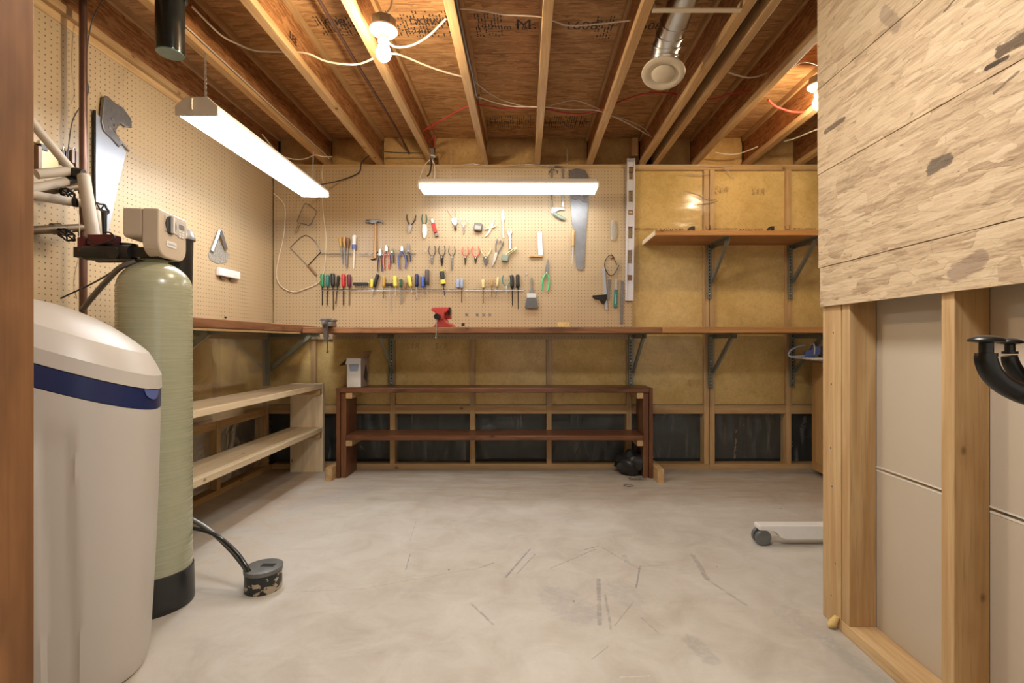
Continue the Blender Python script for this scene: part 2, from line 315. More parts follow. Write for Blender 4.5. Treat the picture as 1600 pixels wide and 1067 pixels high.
vo = N(nt, 'ShaderNodeTexVoronoi', {0: tc, 'Scale': 6.0}); sc_ = N(nt, 'ShaderNodeSeparateColor', {0: vo.outputs['Color']}).outputs
sp_ = MA(nt, 'MULTIPLY', MA(nt, 'LESS_THAN', vo.outputs['Distance'], 0.035), MA(nt, 'LESS_THAN', sc_[0], 0.3))
col = MIX(nt, MA(nt, 'MULTIPLY', sp_, .8), col, (.12, .09, .07))
col = MIX(nt, MA(nt, 'MULTIPLY', n3, 0.16), col, (0.30, 0.27, 0.23))
nt.links.new(col, b.inputs[0]); nt.links.new(MA(nt, 'MULTIPLY_ADD', n2, 0.3, 0.42), b.inputs['Roughness'])
BUMP(nt, b, MA(nt, 'ADD', n3, MA(nt, 'MULTIPLY', n2, 3)), 0.12, 0.003)
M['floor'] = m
# wound glass fibre tank
m, nt, b = base('wound glass fibre shell', 0.16, 0.6)
tc = N(nt, 'ShaderNodeTexCoord').outputs['Object']
a1 = NOI(nt, N(nt, 'ShaderNodeMapping', {0: tc, 2: (0.12, 0, 0), 3: (5, 5, 300)}).outputs[0], 1, 3, .6)
a2 = NOI(nt, N(nt, 'ShaderNodeMapping', {0: tc, 2: (-0.15, .1, 0), 3: (14, 14, 150)}).outputs[0], 1, 3, .6)
a3 = NOI(nt, tc, 7, 3)
col = RAMP(nt, MA(nt, 'ADD', MA(nt, 'MULTIPLY', a1, .45), MA(nt, 'MULTIPLY', a2, .55)), [(0.30, (0.335, 0.35, 0.225)), (0.5, (0.375, 0.385, 0.26)), (0.72, (0.42, 0.42, 0.30))])
col = MIX(nt, MA(nt, 'MULTIPLY', S(nt, a3, .5, .8), .3), col, (0.42, 0.39, 0.22))
nt.links.new(col, b.inputs[0]); nt.links.new(MA(nt, 'MULTIPLY_ADD', a1, .25, .14), b.inputs['Roughness']); BUMP(nt, b, MA(nt, 'ADD', a1, a2), .12, .0006)
b.inputs['Coat Weight'].default_value = 0.3; M['tank'] = m
# peeling paint on the standpipe
m, nt, b = base('flaking black paint', 0.4, 0.4)
n = NOI(nt, coord(nt, (26, 26, 40), False), 1, 3, .5)
nt.links.new(MIX(nt, S(nt, n, .54, .57), (0.02, .022, .022), (0.42, .34, .24)), b.inputs[0]); M['flaking'] = m
M['capgrey'] = plain('dusty grey cap', (0.13, 0.135, 0.13), 0.4, var=0.4, sc=40)
M['maple'] = wood('maple cabinet door z', (0.56, 0.34, 0.14), (0.47, 0.27, 0.10), 2, 0.35, 0.0, 10)
M['printed'] = plain('printed carton side', (0.50, 0.38, 0.33), 0.5, var=0.25, sc=60)
M['carton'] = plain('brown card', (0.38, 0.24, 0.13), 0.7)
M['tube'] = emit('fluorescent diffuser', (0.97, 0.985, 1.0), FLUORO); M['tube2'] = emit('fluorescent diffuser at the back', (0.97, 0.985, 1.0), FLUORO_BACK)
M['bulbglass'] = emit('lit bulb glass', (1.0, 0.80, 0.55), BULB)
M['bulbglass2'] = emit('lit bulb glass far', (1.0, 0.78, 0.5), BULB*0.7)

# ------------------------------------------------------------------ mesh helpers
class MB:
    def __init__(s): s.bm = bmesh.new()
    def box(s, a, b, mat=None, bev=0):
        r = bmesh.ops.create_cube(s.bm, size=1)['verts']
        c = [(p+q)/2 for p, q in zip(a, b)]; d = [abs(q-p) for p, q in zip(a, b)]
        T = Matrix.Translation(c) @ Matrix.Diagonal((*d, 1))
        if mat: T = mat @ T
        bmesh.ops.transform(s.bm, matrix=T, verts=r)
        if bev:
            es = list({e for v in r for e in v.link_edges})
            bmesh.ops.bevel(s.bm, geom=es, offset=bev, segments=2, profile=0.6, affect='EDGES')
        return s
    def cyl(s, p, q, r, r2=None, n=12, caps=True):
        p, q = Vector(p), Vector(q); d = q-p; L = d.length
        if L < 1e-7: return s
        v = bmesh.ops.create_cone(s.bm, cap_ends=caps, cap_tris=False, segments=n, radius1=r, radius2=r if r2 is None else r2, depth=L)['verts']
        T = Matrix.Translation((p+q)/2) @ d.to_track_quat('Z', 'Y').to_matrix().to_4x4()
        bmesh.ops.transform(s.bm, matrix=T, verts=v); return s
    def sph(s, c, r, n=14, sc=(1, 1, 1)):
        v = bmesh.ops.create_uvsphere(s.bm, u_segments=n, v_segments=max(6, n//2+1), radius=r)['verts']
        bmesh.ops.transform(s.bm, matrix=Matrix.Translation(c) @ Matrix.Diagonal((*sc, 1)), verts=v); return s
    def tube(s, pts, r, n=8, smooth=6, caps=True, rs=None, flat=1.0):
        P = [Vector(p) for p in pts]
        if smooth and len(P) > 2:
            out = []; R = []
            for i in range(len(P)-1):
                p0 = P[max(i-1, 0)]; p1 = P[i]; p2 = P[i+1]; p3 = P[min(i+2, len(P)-1)]
                for k in range(smooth):
                    t = k/smooth
                    out.append(0.5*((2*p1)+(-p0+p2)*t+(2*p0-5*p1+4*p2-p3)*t*t+(-p0+3*p1-3*p2+p3)*t**3))
                    if rs: R.append(rs[i]*(1-t)+rs[i+1]*t)
            out.append(P[-1]); P = out
            if rs: R.append(rs[-1]); rs = R
        rings = []; up = None
        for i, p in enumerate(P):
            d = (P[min(i+1, len(P)-1)]-P[max(i-1, 0)]).normalized()
            if up is None: up = d.orthogonal().normalized()
            up = (up-d*up.dot(d)); up = up.normalized() if up.length > 1e-6 else d.orthogonal().normalized()
            sd = d.cross(up); rr = rs[i] if rs else r
            rings.append([s.bm.verts.new(p+(up*math.cos(2*PI*k/n)*flat+sd*math.sin(2*PI*k/n))*rr) for k in range(n)])
        for a, b in zip(rings, rings[1:]):
            for k in range(n): s.bm.faces.new((a[k], a[(k+1) % n], b[(k+1) % n], b[k]))
        if caps: s.bm.faces.new(rings[0][::-1]); s.bm.faces.new(rings[-1])
        return s
    def lathe(s, prof, c=(0, 0, 0), n=32, axis=2):
        rings = []
        for r, z in prof:
            ring = []
            for k in range(n):
                a = 2*PI*k/n; v = [r*math.cos(a), r*math.sin(a), z]
                if axis == 1: v = [v[0], v[2], v[1]]
                if axis == 0: v = [v[2], v[0], v[1]]
                ring.append(s.bm.verts.new(Vector(v)+Vector(c)))
            rings.append(ring)
        for a, b in zip(rings, rings[1:]):
            for k in range(n): s.bm.faces.new((a[k], a[(k+1) % n], b[(k+1) % n], b[k]))
        s.bm.faces.new(rings[0][::-1]); s.bm.faces.new(rings[-1]); return s
    def prism(s, poly, lo, hi, axis=1):
        """2-D outline extruded along an axis: axis 1 -> poly is (x,z)"""
        def mk(p, h): return {1: (p[0], h, p[1]), 0: (h, p[0], p[1]), 2: (p[0], p[1], h)}[axis]
        a = [s.bm.verts.new(mk(p, lo)) for p in poly]; b = [s.bm.verts.new(mk(p, hi)) for p in poly]; n = len(poly)
        s.bm.faces.new(a); s.bm.faces.new(b[::-1])
        for k in range(n): s.bm.faces.new((a[(k+1) % n], a[k], b[k], b[(k+1) % n]))
        return s
    def build(s, name, mat, parent=None, smooth=None, bevel=0):
        bmesh.ops.recalc_face_normals(s.bm, faces=s.bm.faces)
        me = D.meshes.new(name); s.bm.to_mesh(me); s.bm.free(); me.materials.append(mat)
        if smooth:
            me.shade_smooth() if hasattr(me, 'shade_smooth') else [setattr(p, 'use_smooth', True) for p in me.polygons]
            try: me.set_sharp_from_angle(angle=math.radians(smooth))
            except Exception: pass
        o = D.objects.new(name, me); COL.objects.link(o)
        if parent: o.parent = parent
        if bevel:
            mo = o.modifiers.new('b', 'BEVEL'); mo.width = bevel; mo.segments = 2; mo.limit_method = 'ANGLE'
        return o
def thing(name, label, cat, group=None, loc=(0, 0, 0), rot=(0, 0, 0)):
    o = D.objects.new(name, None); COL.objects.link(o); o.location = loc; o.rotation_euler = rot
    o.empty_display_size = 0.05; o['label'] = label; o['category'] = cat
    if group: o['group'] = group
    return o
def tag(o, label, cat, group=None):
    o['label'] = label; o['category'] = cat
    if group: o['group'] = group
    return o
def struct(o): o['kind'] = 'structure'; return o
def sempty(name):
    o = D.objects.new(name, None); COL.objects.link(o); o['kind'] = 'structure'; return o
def lab(o, l): o['label'] = l; return o
def text(s, name, mat, size, loc, rot, parent, mirror=False, label=None):
    c = D.curves.new(name, 'FONT'); c.body = s; c.size = size; c.extrude = 0.0002; c.align_x = 'LEFT'
    o = D.objects.new(name, c); COL.objects.link(o); c.materials.append(mat); o.location = loc; o.rotation_euler = rot
    if mirror: o.scale = (-1, 1, 1)
    o.parent = parent
    if label: o['label'] = label
    return o

# ================================================================== SETTING
ZB = EYE+1.365           # underside of joists
ZS = EYE+1.606           # underside of subfloor
YB = 3.745               # face of the back wall's studs
XL = -1.95               # face of the left wall's studs
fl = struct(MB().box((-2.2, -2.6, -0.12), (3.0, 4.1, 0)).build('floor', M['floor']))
# ceiling: subfloor panels and joists
ce = struct(MB().box((-2.2, -2.6, ZS+0.018), (3.0, 4.1, ZS+0.05)).build('ceiling', M['subfloor']))
for k, (y0, y1) in enumerate(((-2.6, -0.951), (-0.946, 0.269), (0.274, 1.489), (1.494, 2.7085), (2.7135, 4.05))):
    for x0, x1 in ((-2.19, 0.088), (0.091, 2.99)):
        MB().box((x0, y0, ZS), (x1, y1, ZS+0.0175)).build('subfloor_panel', M['subfloor'], ce)
JX = [-1.954, -1.548, -1.142, -0.736, -0.327, 0.074, 0.477, 0.885, 1.290, 1.697, 2.10, 2.51, 2.9]
for x in JX:
    j = MB().box((x+0.0165, -2.55, ZB+0.03), (x+0.0265, YB+0.06, ZS-0.03)).build('joist', M['web'], ce)
    for z0, z1 in ((ZB, ZB+0.036), (ZS-0.038, ZS-0.001)):
        MB().box((x, -2.55, z0), (x+0.044, YB+0.06, z1)).build('flange', M['flange'], j, bevel=0.002)
xs = 0.987
MB().box((xs, -2.55, ZB), (xs+0.04, YB+0.06, ZS-0.002)).build('solid_joist', M['flange'], ce, bevel=0.002)
# rim insulation between the joists (back) and along the far edge
XSR = sorted(JX+[0.987])
def bulge(x0, x1, z0, z1, y, depth, amp, mat, name, par, seed=0, nx=10, nz=6, axis=1, edge=0.03):
    """a soft fibre panel filling a bay: front face bulges toward the room"""
    bm = bmesh.new(); g = []
    for i in range(nx+1):
        row = []
        for j in range(nz+1):
            u, v = i/nx, j/nz; x = x0+(x1-x0)*u; z = z0+(z1-z0)*v
            e = min(1, min(u, 1-u)*(x1-x0)/edge)*min(1, min(v, 1-v)*(z1-z0)/edge)
            d = -amp*(e**.5)*(0.65+0.7*noise.noise(Vector((x*3+seed, z*3, seed))))
            row.append(bm.verts.new((x, y+d, z) if axis == 1 else (y-d, x, z)))
        g.append(row)
    for i in range(nx):
        for j in range(nz): bm.faces.new((g[i][j], g[i+1][j], g[i+1][j+1], g[i][j+1]))
    back = []
    bd = [g[i][0] for i in range(nx+1)]+[g[nx][j] for j in range(1, nz+1)]+[g[i][nz] for i in range(nx-1, -1, -1)]+[g[0][j] for j in range(nz-1, 0, -1)]
    bk = [bm.verts.new(v.co+(Vector((0, depth, 0)) if axis == 1 else Vector((-depth, 0, 0)))) for v in bd]
    for k in range(len(bd)): bm.faces.new((bd[k], bk[k], bk[(k+1) % len(bd)], bd[(k+1) % len(bd)]))
    bm.faces.new(bk)
    m_ = MB(); m_.bm.free(); m_.bm = bm
    return m_.build(name, mat, par, smooth=50)
wb = struct(MB().box((-2.2, 3.875, 0), (3.0, 3.99, ZS)).build('wall_back', M['concrete_dark']))
for i, (a, c) in enumerate(zip(XSR, XSR[1:])):
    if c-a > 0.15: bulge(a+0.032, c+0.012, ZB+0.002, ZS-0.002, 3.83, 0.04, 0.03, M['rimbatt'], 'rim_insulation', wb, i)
SX = [-1.63, -1.02, -0.404, 0.187, 0.803, 1.400, 1.444, 2.034, 2.66]      # stud centres on the back wall
Z1, Z2 = 0.425, 0.490                                                # blocking
for x in SX: MB().box((x-0.019, YB, 0.04), (x+0.019, YB+0.089, ZB-0.04)).build('stud', M['pinez'], wb, bevel=0.0015)
MB().box((-1.95, YB+.001, 0.0), (1.421, YB+0.088, 0.040)).build('bottom_plate', M['pinex'], wb, bevel=0.002)
MB().box((1.423, YB+.003, 0.0), (2.9, YB+0.09, 0.040)).build('bottom_plate', M['pinex'], wb, bevel=0.002)
MB().box((-2.0, YB-.002, ZB-0.040), (2.9, YB+0.090, ZB)).build('top_plate', M['pinex'], wb, bevel=0.002)
ends = [-2.03]+SX+[2.9]
for i, (a, c) in enumerate(zip(ends, ends[1:])):
    if c-a < 0.1: continue
    MB().box((a+0.019, YB+0.004+0.004*(i % 2), Z1), (c-0.019, YB+0.085, Z2)).build('blocking', M['pinex'], wb, bevel=0.002)
    bulge(a+0.021, c-0.021, Z2+0.004, ZB-0.042, YB+0.028, 0.06, 0.022, M['batt'], 'insulation_batt', wb, i*5, 12, 30, edge=0.09)
# foundation film below the blocking: loose vertical folds
def drape(x0, x1, z0, z1, y, name, mat, par, seed, axis=1, amp=0.02):
    bm = bmesh.new(); nx, nz = 40, 16; g = []
    for i in range(nx+1):
        row = []
        for j in range(nz+1):
            u, v = i/nx, j/nz; x = x0+(x1-x0)*u; z = z0+(z1-z0)*v
            d = amp*noise.noise(Vector((x*16+z*5*math.sin(seed), z*2.2, seed)))+amp*0.6*noise.noise(Vector((x*5, z*9, seed+3)))
            row.append(bm.verts.new((x, y+d, z) if axis == 1 else (-(y+d), x, z)))
        g.append(row)
    for i in range(nx):
        for j in range(nz): bm.faces.new((g[i][j], g[i+1][j], g[i+1][j+1], g[i][j+1]))
    m_ = MB(); m_.bm.free(); m_.bm = bm
    return m_.build(name, mat, par, smooth=60)
for i, (a, c) in enumerate(zip(ends, ends[1:])):
    if c-a > 0.1: drape(a+0.02, c-0.02, 0.05+0.02*(i % 2), Z1-0.002, YB+0.05, 'film_fold', M['drape'], wb, i*2.7)
# tight vapour film over batts and studs
bm_ = MB(); g = []
nx, nz = 120, 60
for i in range(nx+1):
    row = []
    for j in range(nz+1):
        x = -1.93+4.8*i/nx; z = Z2-0.01+(ZB-0.005-Z2)*j/nz
        near = min(abs(x-s) for s in SX); k = min(1, near/0.12)
        row.append(bm_.bm.verts.new((x, YB-0.006-0.002*noise.noise(Vector((x*6, z*6, 1)))+0.004*k*noise.noise(Vector((x*2+4, z*9, 0))), z)))
    g.append(row)
for i in range(nx):
    for j in range(nz): bm_.bm.faces.new((g[i][j], g[i+1][j], g[i+1][j+1], g[i][j+1]))
vf = bm_.build('vapour_film', M['film'], wb, smooth=60)
# folded wrinkles of the film near the top, by the upper shelf
def wrinkle(pts, r=0.006):
    return MB().tube([((x-820)*3.733/F, 3.733, EYE+(534-y)*3.733/F) for x, y in pts], r, 6, 5, rs=[r*.3]+[r]*(len(pts)-2)+[r*.3], flat=0.5)
for pts in (((1128, 262), (1138, 268), (1147, 280)), ((1068, 298), (1090, 304), (1108, 312), (1120, 311)), ((1085, 320), (1105, 318), (1122, 314)), ((1062, 270), (1085, 273), (1110, 273)), ((1090, 259), (1120, 261), (1145, 259)), ((720, 259), (740, 256), (760, 260)), ((795, 259), (830, 257), (860, 260))):
    wrinkle(pts).build('film_wrinkle', M['fold'], wb, smooth=60)
# printing on the film
M['ink'] = plain('black ink', (0.03, 0.02, 0.015), 0.6)
M['inkbatt'] = plain('faded batt ink', (0.50, 0.33, 0.13), 0.8)
M['inkfaint'] = plain('brown ink', (0.13, 0.065, 0.02), 0.7)
def WB(x, y, Y=3.731): return ((x-820)*Y/F, Y, EYE+(534-y)*Y/F)
for x in (1068, 1192):
    text('DUCHESNE', 'film_print', M['ink'], 0.046, WB(x, 363.3, 3.734), (PI/2, 0, 0), wb, True).scale = (-.80, 1, 1)
    MB().prism([WB(x+5+dx, 361-dy)[::2] for dx, dy in ((0, 0), (3, 5), (8, 7.6), (13, 7.8), (13, 0), (8, 0), (8, 2.6), (6, 2.6), (5, 0))], 3.733, 3.7345).build('film_print', M['ink'], wb)
    text('CAN/CGSB-51.34-M86', 'film_print', M['inkfaint'], 0.0185, WB(x-41, 358.8, 3.734), (PI/2, 0, 0), wb, True)
    MB().tube([WB(x+38+dx, 354+dy, 3.733) for dx, dy in ((-4, -1), (-2, 3), (2, 5), (4, 1), (3, -2))], .0016, 5).build('film_print', M['inkfaint'], wb)
text('CAN/CGSB-51.34-M86', 'film_print', M['inkfaint'], 0.0185, WB(1275, 358.8, 3.734), (PI/2, 0, 0), wb, True)
for x, y in ((1139, 300), (1196, 302), (655, 545), (700, 545), (1095, 602), (315, 0)):
    if y: text('R12', 'batt_marking', M['inkbatt'], 0.062, WB(x, y, 3.732), (PI/2, 0, 0), wb, True)
# ---- left wall
wl = struct(MB().box((-2.2, -2.6, 0), (-2.075, 3.874, ZS)).build('wall_left', M['concrete_dark']))
SY = [3.69, 3.10, 2.49, 1.88, 1.27, 0.66, 0.1, -0.5, -1.1, -1.7, -2.3]
for y in SY: MB().box((XL-0.089, y-0.019, 0.04), (XL, y+0.019, ZB-0.04)).build('stud', M['pinez'], wl, bevel=0.0015)
MB().box((XL-0.088, -2.5, 0.0), (XL+0.001, YB-0.002, 0.040)).build('bottom_plate', M['piney'], wl, bevel=0.002)
MB().box((XL-0.088, -2.5, ZB-0.040), (XL+0.018, YB-0.004, ZB-.001)).build('top_plate', M['piney'], wl, bevel=0.002)
for i, (c, a) in enumerate(zip(SY, SY[1:])):
    MB().box((XL-0.085, a+0.019, Z1), (XL-0.004, c-0.019, Z2)).build('blocking', M['piney'], wl, bevel=0.002)
    bulge(a+0.021, c-0.021, Z2+0.004, ZB-0.042, XL-0.028, 0.05, 0.022, M['batt'], 'insulation_batt', wl, 50+i*3, 12, 30, axis=0, edge=0.09)
    if i < 5: drape(a+0.02, c-0.02, 0.05, Z1-0.002, -XL+0.045, 'film_fold', M['drape'], wl, 31+i*1.9, axis=0, amp=.006)
vb = MB(); vb.bm.faces.new([vb.bm.verts.new(c) for c in ((-1.9445, -0.4, Z2-.01), (-1.9445, 3.735, Z2-.01), (-1.9445, 3.735, 1.06), (-1.9445, -0.4, 1.06))]); vb.build('vapour_film', M['film'], wl)
MB().box((-1.943, -2.5, ZB-0.045), (-1.94, YB-.01, ZB-0.001)).build('film_edge', M['drape'], wl)
# ---- right room wall (mostly hidden) and the wall between the doorway and the left wall
wr = struct(MB().box((2.75, -0.2, 0), (2.77, 3.74, ZB)).build('wall_right', M['gypsum']))
wf = struct(MB().box((-2.07, 0.36, 0), (-0.585, 0.375, ZB)).build('wall_front', M['gypsum']))
MB().box((0.61, 0.36, 0), (1.165, 0.375, ZB)).build('drywall_sheet', M['gypsum'], wf)
for x in (-1.6, -1.2, -0.75): MB().box((x-.019, 0.376, 0), (x+.019, 0.46, ZB)).build('stud', M['pinez'], wf)
# ---- door jambs
struct(MB().box((-0.583, 0.352, 0), (-0.4835, 0.48, ZB)).build('trim_1', M['jamb'], bevel=0.002))
struct(MB().box((0.512, 0.352, 0), (0.60, 0.478, ZB)).build('trim_2', M['jamb'], bevel=0.002))
# ---- partition on the right: studs, plate, strand boards, drywall behind
wp = sempty('wall_partition')
PX = 1.07
for y in (1.603, 1.212, 0.806, 0.46): 
    MB().box((PX, y, 0.04), (PX+0.089, y+0.038, ZB)).build('stud', M['pinez'] if y > 1.3 else M['pinez'], wp, bevel=0.002)
MB().box((PX, 1.647, 0.0), (PX+0.038, 1.747, ZB)).build('end_stud', M['pinez'], wp, bevel=0.002)
MB().box((PX+0.04, 1.70, 0.0), (PX+0.089, 1.747, ZB)).build('stud', M['pinez'], wp, bevel=0.002)
MB().box((PX-.001, 0.45, 0.0), (PX+0.09, 1.645, 0.040)).build('bottom_plate', M['piney'], wp, bevel=0.003)
OSB = ((1.105, 1.243, 1.742), (1.2455, 1.579, 1.752), (1.582, 1.886, 1.756), (1.889, ZB+0.02, 1.758))
for z0, z1, y1 in OSB:
    ns = 48; poly = []
    for k in range(ns+1):
        t = k/ns; poly.append((0.42+(y1-0.42)*t, z0+0.0015*noise.noise(Vector((t*25, z0, 0)))))
    for k in range(1, 12):
        t = k/12; poly.append((y1+0.0025*noise.noise(Vector((z0*3, t*9, 2))), z0+(z1-z0)*t))
    for k in range(ns+1):
        t = 1-k/ns; poly.append((0.42+(y1-0.42)*t, z1+0.0012*noise.noise(Vector((t*25, z1, 4)))))
    MB().prism(poly, PX-0.013, PX-0.001, axis=0).build('strand_board', M['osbwall'], wp)
zs = 0.563
for z0, z1 in ((0.012, zs-0.004), (zs+0.004, 1.78), (1.785, ZB)):
    MB().box((PX+0.0905, 0.45, z0), (PX+0.103, 1.75, z1)).build('drywall_sheet', M['gypsum'], wp, bevel=0.002)
for z in (zs-0.0065, zs+0.0065): MB().box((PX+0.0895, 0.45, z-0.0022), (PX+0.0903, 1.70, z+0.0022)).build('paper_edge', M['gypedge'], wp)
# nail heads in studs: dimples
nb = MB()
for x, y in ((1298, 700), (1300, 760), (1305, 880), (1299, 930), (1302, 520), (1299, 600)):
    Y = F*PX/(x-820); nb.cyl((PX-.0008, Y, EYE+(534-y)*Y/F), (PX+.001, Y, EYE+(534-y)*Y/F), 0.003, n=8)
nb.build('nail_head', M['dull'], wp)['kind'] = 'stuff'
t_ = tag(MB().tube([(1.035, 1.66, 0.012), (1.05, 1.66, 0.02), (1.062, 1.655, 0.045)], .012, 8, 3, rs=[.006, .014, .008]).build('insulation_scrap', M['batt'], smooth=60), 'small tuft of yellow insulation at the foot of the end stud', 'insulation scrap')
# ================================================================== PEGBOARDS, BENCHES, SHELVES
YP = 3.7345            # back face of back pegboards ; front face 3.7275
YF = 3.727
def peg_x(px): return (px-820)*YF/F
tag(MB().box((peg_x(496), YF, 1.00), (peg_x(988), YP-.002, EYE+1.328)).build('pegboard', M['pegback'], bevel=.001), 'large brown pegboard on the back wall, holding most of the tools', 'pegboard')
tag(MB().box((-1.923, YF+0.0005, 1.00), (peg_x(496)-0.002, YP-.002, EYE+1.326)).build('pegboard', M['pegback'], bevel=.001), 'narrow pegboard strip filling the left end of the back wall, behind the coping saws', 'pegboard')
tag(MB().box((-1.938, -0.6, 1.00), (-1.931, YF-.001, EYE+1.322)).build('pegboard', M['pegleft'], bevel=.001), 'long pegboard covering the left wall behind the water softener', 'pegboard')
XP = -1.931
def WL(x, y, X=XP): Y = F*(-X)/(820-x); return (X, Y, EYE+(534-y)*Y/F)
# pencil marks / dark squares cut in the pegboard
for (x, y, w_, h_) in ((723.5, 507, 5, 4.5), (880.5, 507, 18, 7)):
    p = WB(x, y, YF-.0006); s_ = YF/F
    struct_ = MB().box((p[0]-w_*s_/2, p[1], p[2]-h_*s_/2), (p[0]+w_*s_/2, p[1]+.0005, p[2]+h_*s_/2)).build('cut_out', M['black'] if w_ < 6 else M['batt'], D.objects['pegboard'])

def bench_surface(name, parts, label):
    t = thing(name, label, 'workbench', loc=(0, 0, 0))
    for nm, a, b, mt in parts: MB().box(a, b).build(nm, mt, t, bevel=0.003)
    return t
BT = EYE+0.0975
wbk = thing('workbench_top', 'worn brown plank workbench top running the width of the back wall', 'workbench', loc=(0, 3.4, BT-.04))
def local(t): return Vector(t.location)
def bl(t, a, b): o = local(t); return tuple(Vector(a)-o), tuple(Vector(b)-o)
def part_box(t, name, a, b, mt, bev=0.003, label=None):
    a, b = bl(t, a, b); o = MB().box(a, b).build(name, mt, t, bevel=bev)
    if label: o['label'] = label
    return o
part_box(wbk, 'front_plank', (-1.466, 3.205, BT-.040), (0.905, 3.425, BT), M['benchx'], .004)
part_box(wbk, 'front_plank', (0.906, 3.200, BT-.038), (2.74, 3.425, BT), M['orangex'], .003, 'cleaner orange plank')
part_box(wbk, 'rear_plank', (-1.466, 3.427, BT-.040), (2.74, 3.722, BT-.001), M['benchx'])
wbl = thing('workbench_top', 'chipped brown side workbench top along the left wall', 'workbench', loc=(-1.7, 2.8, EYE+.06))
LT = EYE+0.110
part_box(wbl, 'front_plank', (-1.645, 2.135, LT-.046), (-1.470, 3.42, LT), M['benchy'], .005)
part_box(wbl, 'rear_plank', (-1.929, 2.30, LT-.040), (-1.647, 3.722, LT-.001), M['benchy'])
part_box(wbl, 'front_lip', (-1.488, 2.14, LT-.058), (-1.475, 3.20, LT-.047), M['piney'], .001, 'pale strip under the edge')

def slotmat():
    m, nt, b = base('slotted green grey steel', 0.45, 0.5, 0.3)
    tc = N(nt, 'ShaderNodeTexCoord').outputs['Object']; sp = N(nt, 'ShaderNodeSeparateXYZ', {0: tc}).outputs
    f1 = MA(nt, 'ABSOLUTE', MA(nt, 'SUBTRACT', MA(nt, 'FRACT', MA(nt, 'MULTIPLY', MA(nt, 'ADD', sp[2], 9), 1/0.025)), 0.5))
    f2 = MA(nt, 'ABSOLUTE', sp[0])
    hole = MA(nt, 'MULTIPLY', MA(nt, 'LESS_THAN', f1, 0.26), MA(nt, 'LESS_THAN', f2, 0.004))
    n = NOI(nt, tc, 25, 3)
    nt.links.new(MIX(nt, hole, MIX(nt, n, (0.18, .19, .15), (.28, .285, .23)), (0.012, .012, .01)), b.inputs[0]); return m
M['slotted'] = slotmat()
def bracket(x, y, z, arm, drop, label, group, rz=0.0, diag=(0.82, 0.70)):
    """angle-iron shelf bracket; origin at the wall just under the shelf, arm runs toward -Y"""
    t = thing('shelf_bracket', label, 'bracket', group, (x, y, z), (0, 0, rz))
    MB().box((-.019, -.003, -drop), (.019, 0, 0)).box((-.019, -.028, -drop), (-.0165, -.003, 0)).build('wall_channel', M['slotted'], t, bevel=.0006)
    MB().box((-.018, -arm, -.003), (.018, -.003, 0)).box((.0155, -arm, -.032), (.018, -.003, -.003)).build('arm', M['slotted'], t, bevel=.0006)
    p, q = Vector((.008, -arm*diag[0], -.02)), Vector((.008, -.012, -drop*diag[1]))
    d = (q-p).normalized(); L = (q-p).length
    T = Matrix.Translation((p+q)/2) @ d.to_track_quat('Z', 'X').to_matrix().to_4x4()
    MB().box((-.015, -.0015, -L/2), (.015, .0015, L/2), T).box((-.015, -.0015, -L/2), (-.0125, .016, L/2), T).build('brace', M['steelgreen'], t, bevel=.0006)
    for zz in (-.03, -drop*.5, -drop*.9): MB().cyl((0, -.003, zz), (0, -.007, zz), .005, n=8).build('bolt', M['steel'], t)
    MB().cyl((.018, -arm*.82, -.018), (.024, -arm*.82, -.018), .006, n=8).build('bolt', M['steel'], t)
    return t
UB = BT-.0405; YW = 3.7305
bracket(-1.02, YW, UB, .42, .41, 'slotted steel bracket holding the back bench behind the white box', None)
bracket(.812, YW, UB, .42, .41, 'slotted steel bracket under the bench, above the right end of the brown shelf', None)
bracket(1.425, YW, UB, .43, .415, 'slotted steel bracket under the bench on the double stud', None)
bracket(2.050, YW, UB, .43, .40, 'slotted steel bracket under the bench behind the blue clamp', None)
bracket(-1.9435, 3.675, LT-.041, .39, .40, 'slotted steel bracket in the left corner under the bench', None, PI/2)
bracket(-1.9435, 2.47, LT-.041, .40, .38, 'slotted steel bracket under the left bench beside the green tank', None, PI/2)
# upper shelf
US = EYE+0.739
us = thing('wall_shelf', 'orange pine shelf board high on the right of the back wall', 'shelf', loc=(1.8, 3.5, US))
a, c = bl(us, (0.905, 3.375, US), (2.74, 3.728, US+.033)); MB().box(a, c).build('board', M['orangex'], us, bevel=.002)
a, c = bl(us, (0.900, 3.376, US+.0005), (0.9055, 3.727, US+.0325)); lab(MB().box(a, c).build('end_strip', M['whitey'], us, bevel=.0005), 'pale cut end')
bracket(1.415, 3.7305, US-.0005, .33, .41, 'galvanised bracket under the left half of the upper shelf', None, diag=(.93, .68))
bracket(2.035, 3.7305, US-.0005, .33, .41, 'galvanised bracket under the right half of the upper shelf', None, diag=(.93, .68))

# brown low shelf unit
X0, X1, Y0, Y1 = -1.354, 0.920, 3.490, 3.722
bs = thing('low_shelf_unit', 'long dark brown two-tier plank shelf standing against the back wall', 'shelf', loc=(-.2, 3.6, 0))
T1, T2 = 0.650, 0.308
for sx, q in ((X0, 1), (X1, -1)):
    part_box(bs, 'side_board', (sx, Y0, 0), (sx+q*.026, Y1, T1-.002), M['brownz'])
    part_box(bs, 'side_board', (sx+q*.029, Y0+.01, 0), (sx+q*.068, Y1, T1-.038), M['brownz'])
    for zz in (T1-.036, T2-.036):
        part_box(bs, 'cleat', (sx+q*.0685, Y0+.004, zz-.042), (sx+q*.112, Y1-.01, zz-.001), M['piney'], .002, 'unstained pine cleat')
    part_box(bs, 'foot_block', (sx-q*.002, 3.375 if q < 0 else 3.42, 0), (sx-q*.048, 3.66, .095), M['piney'], .003, 'unpainted block at the foot')
part_box(bs, 'top_plank', (X0+.0265, Y0, T1-.036), (X1-.0265, Y1, T1), M['brownx'], .004)
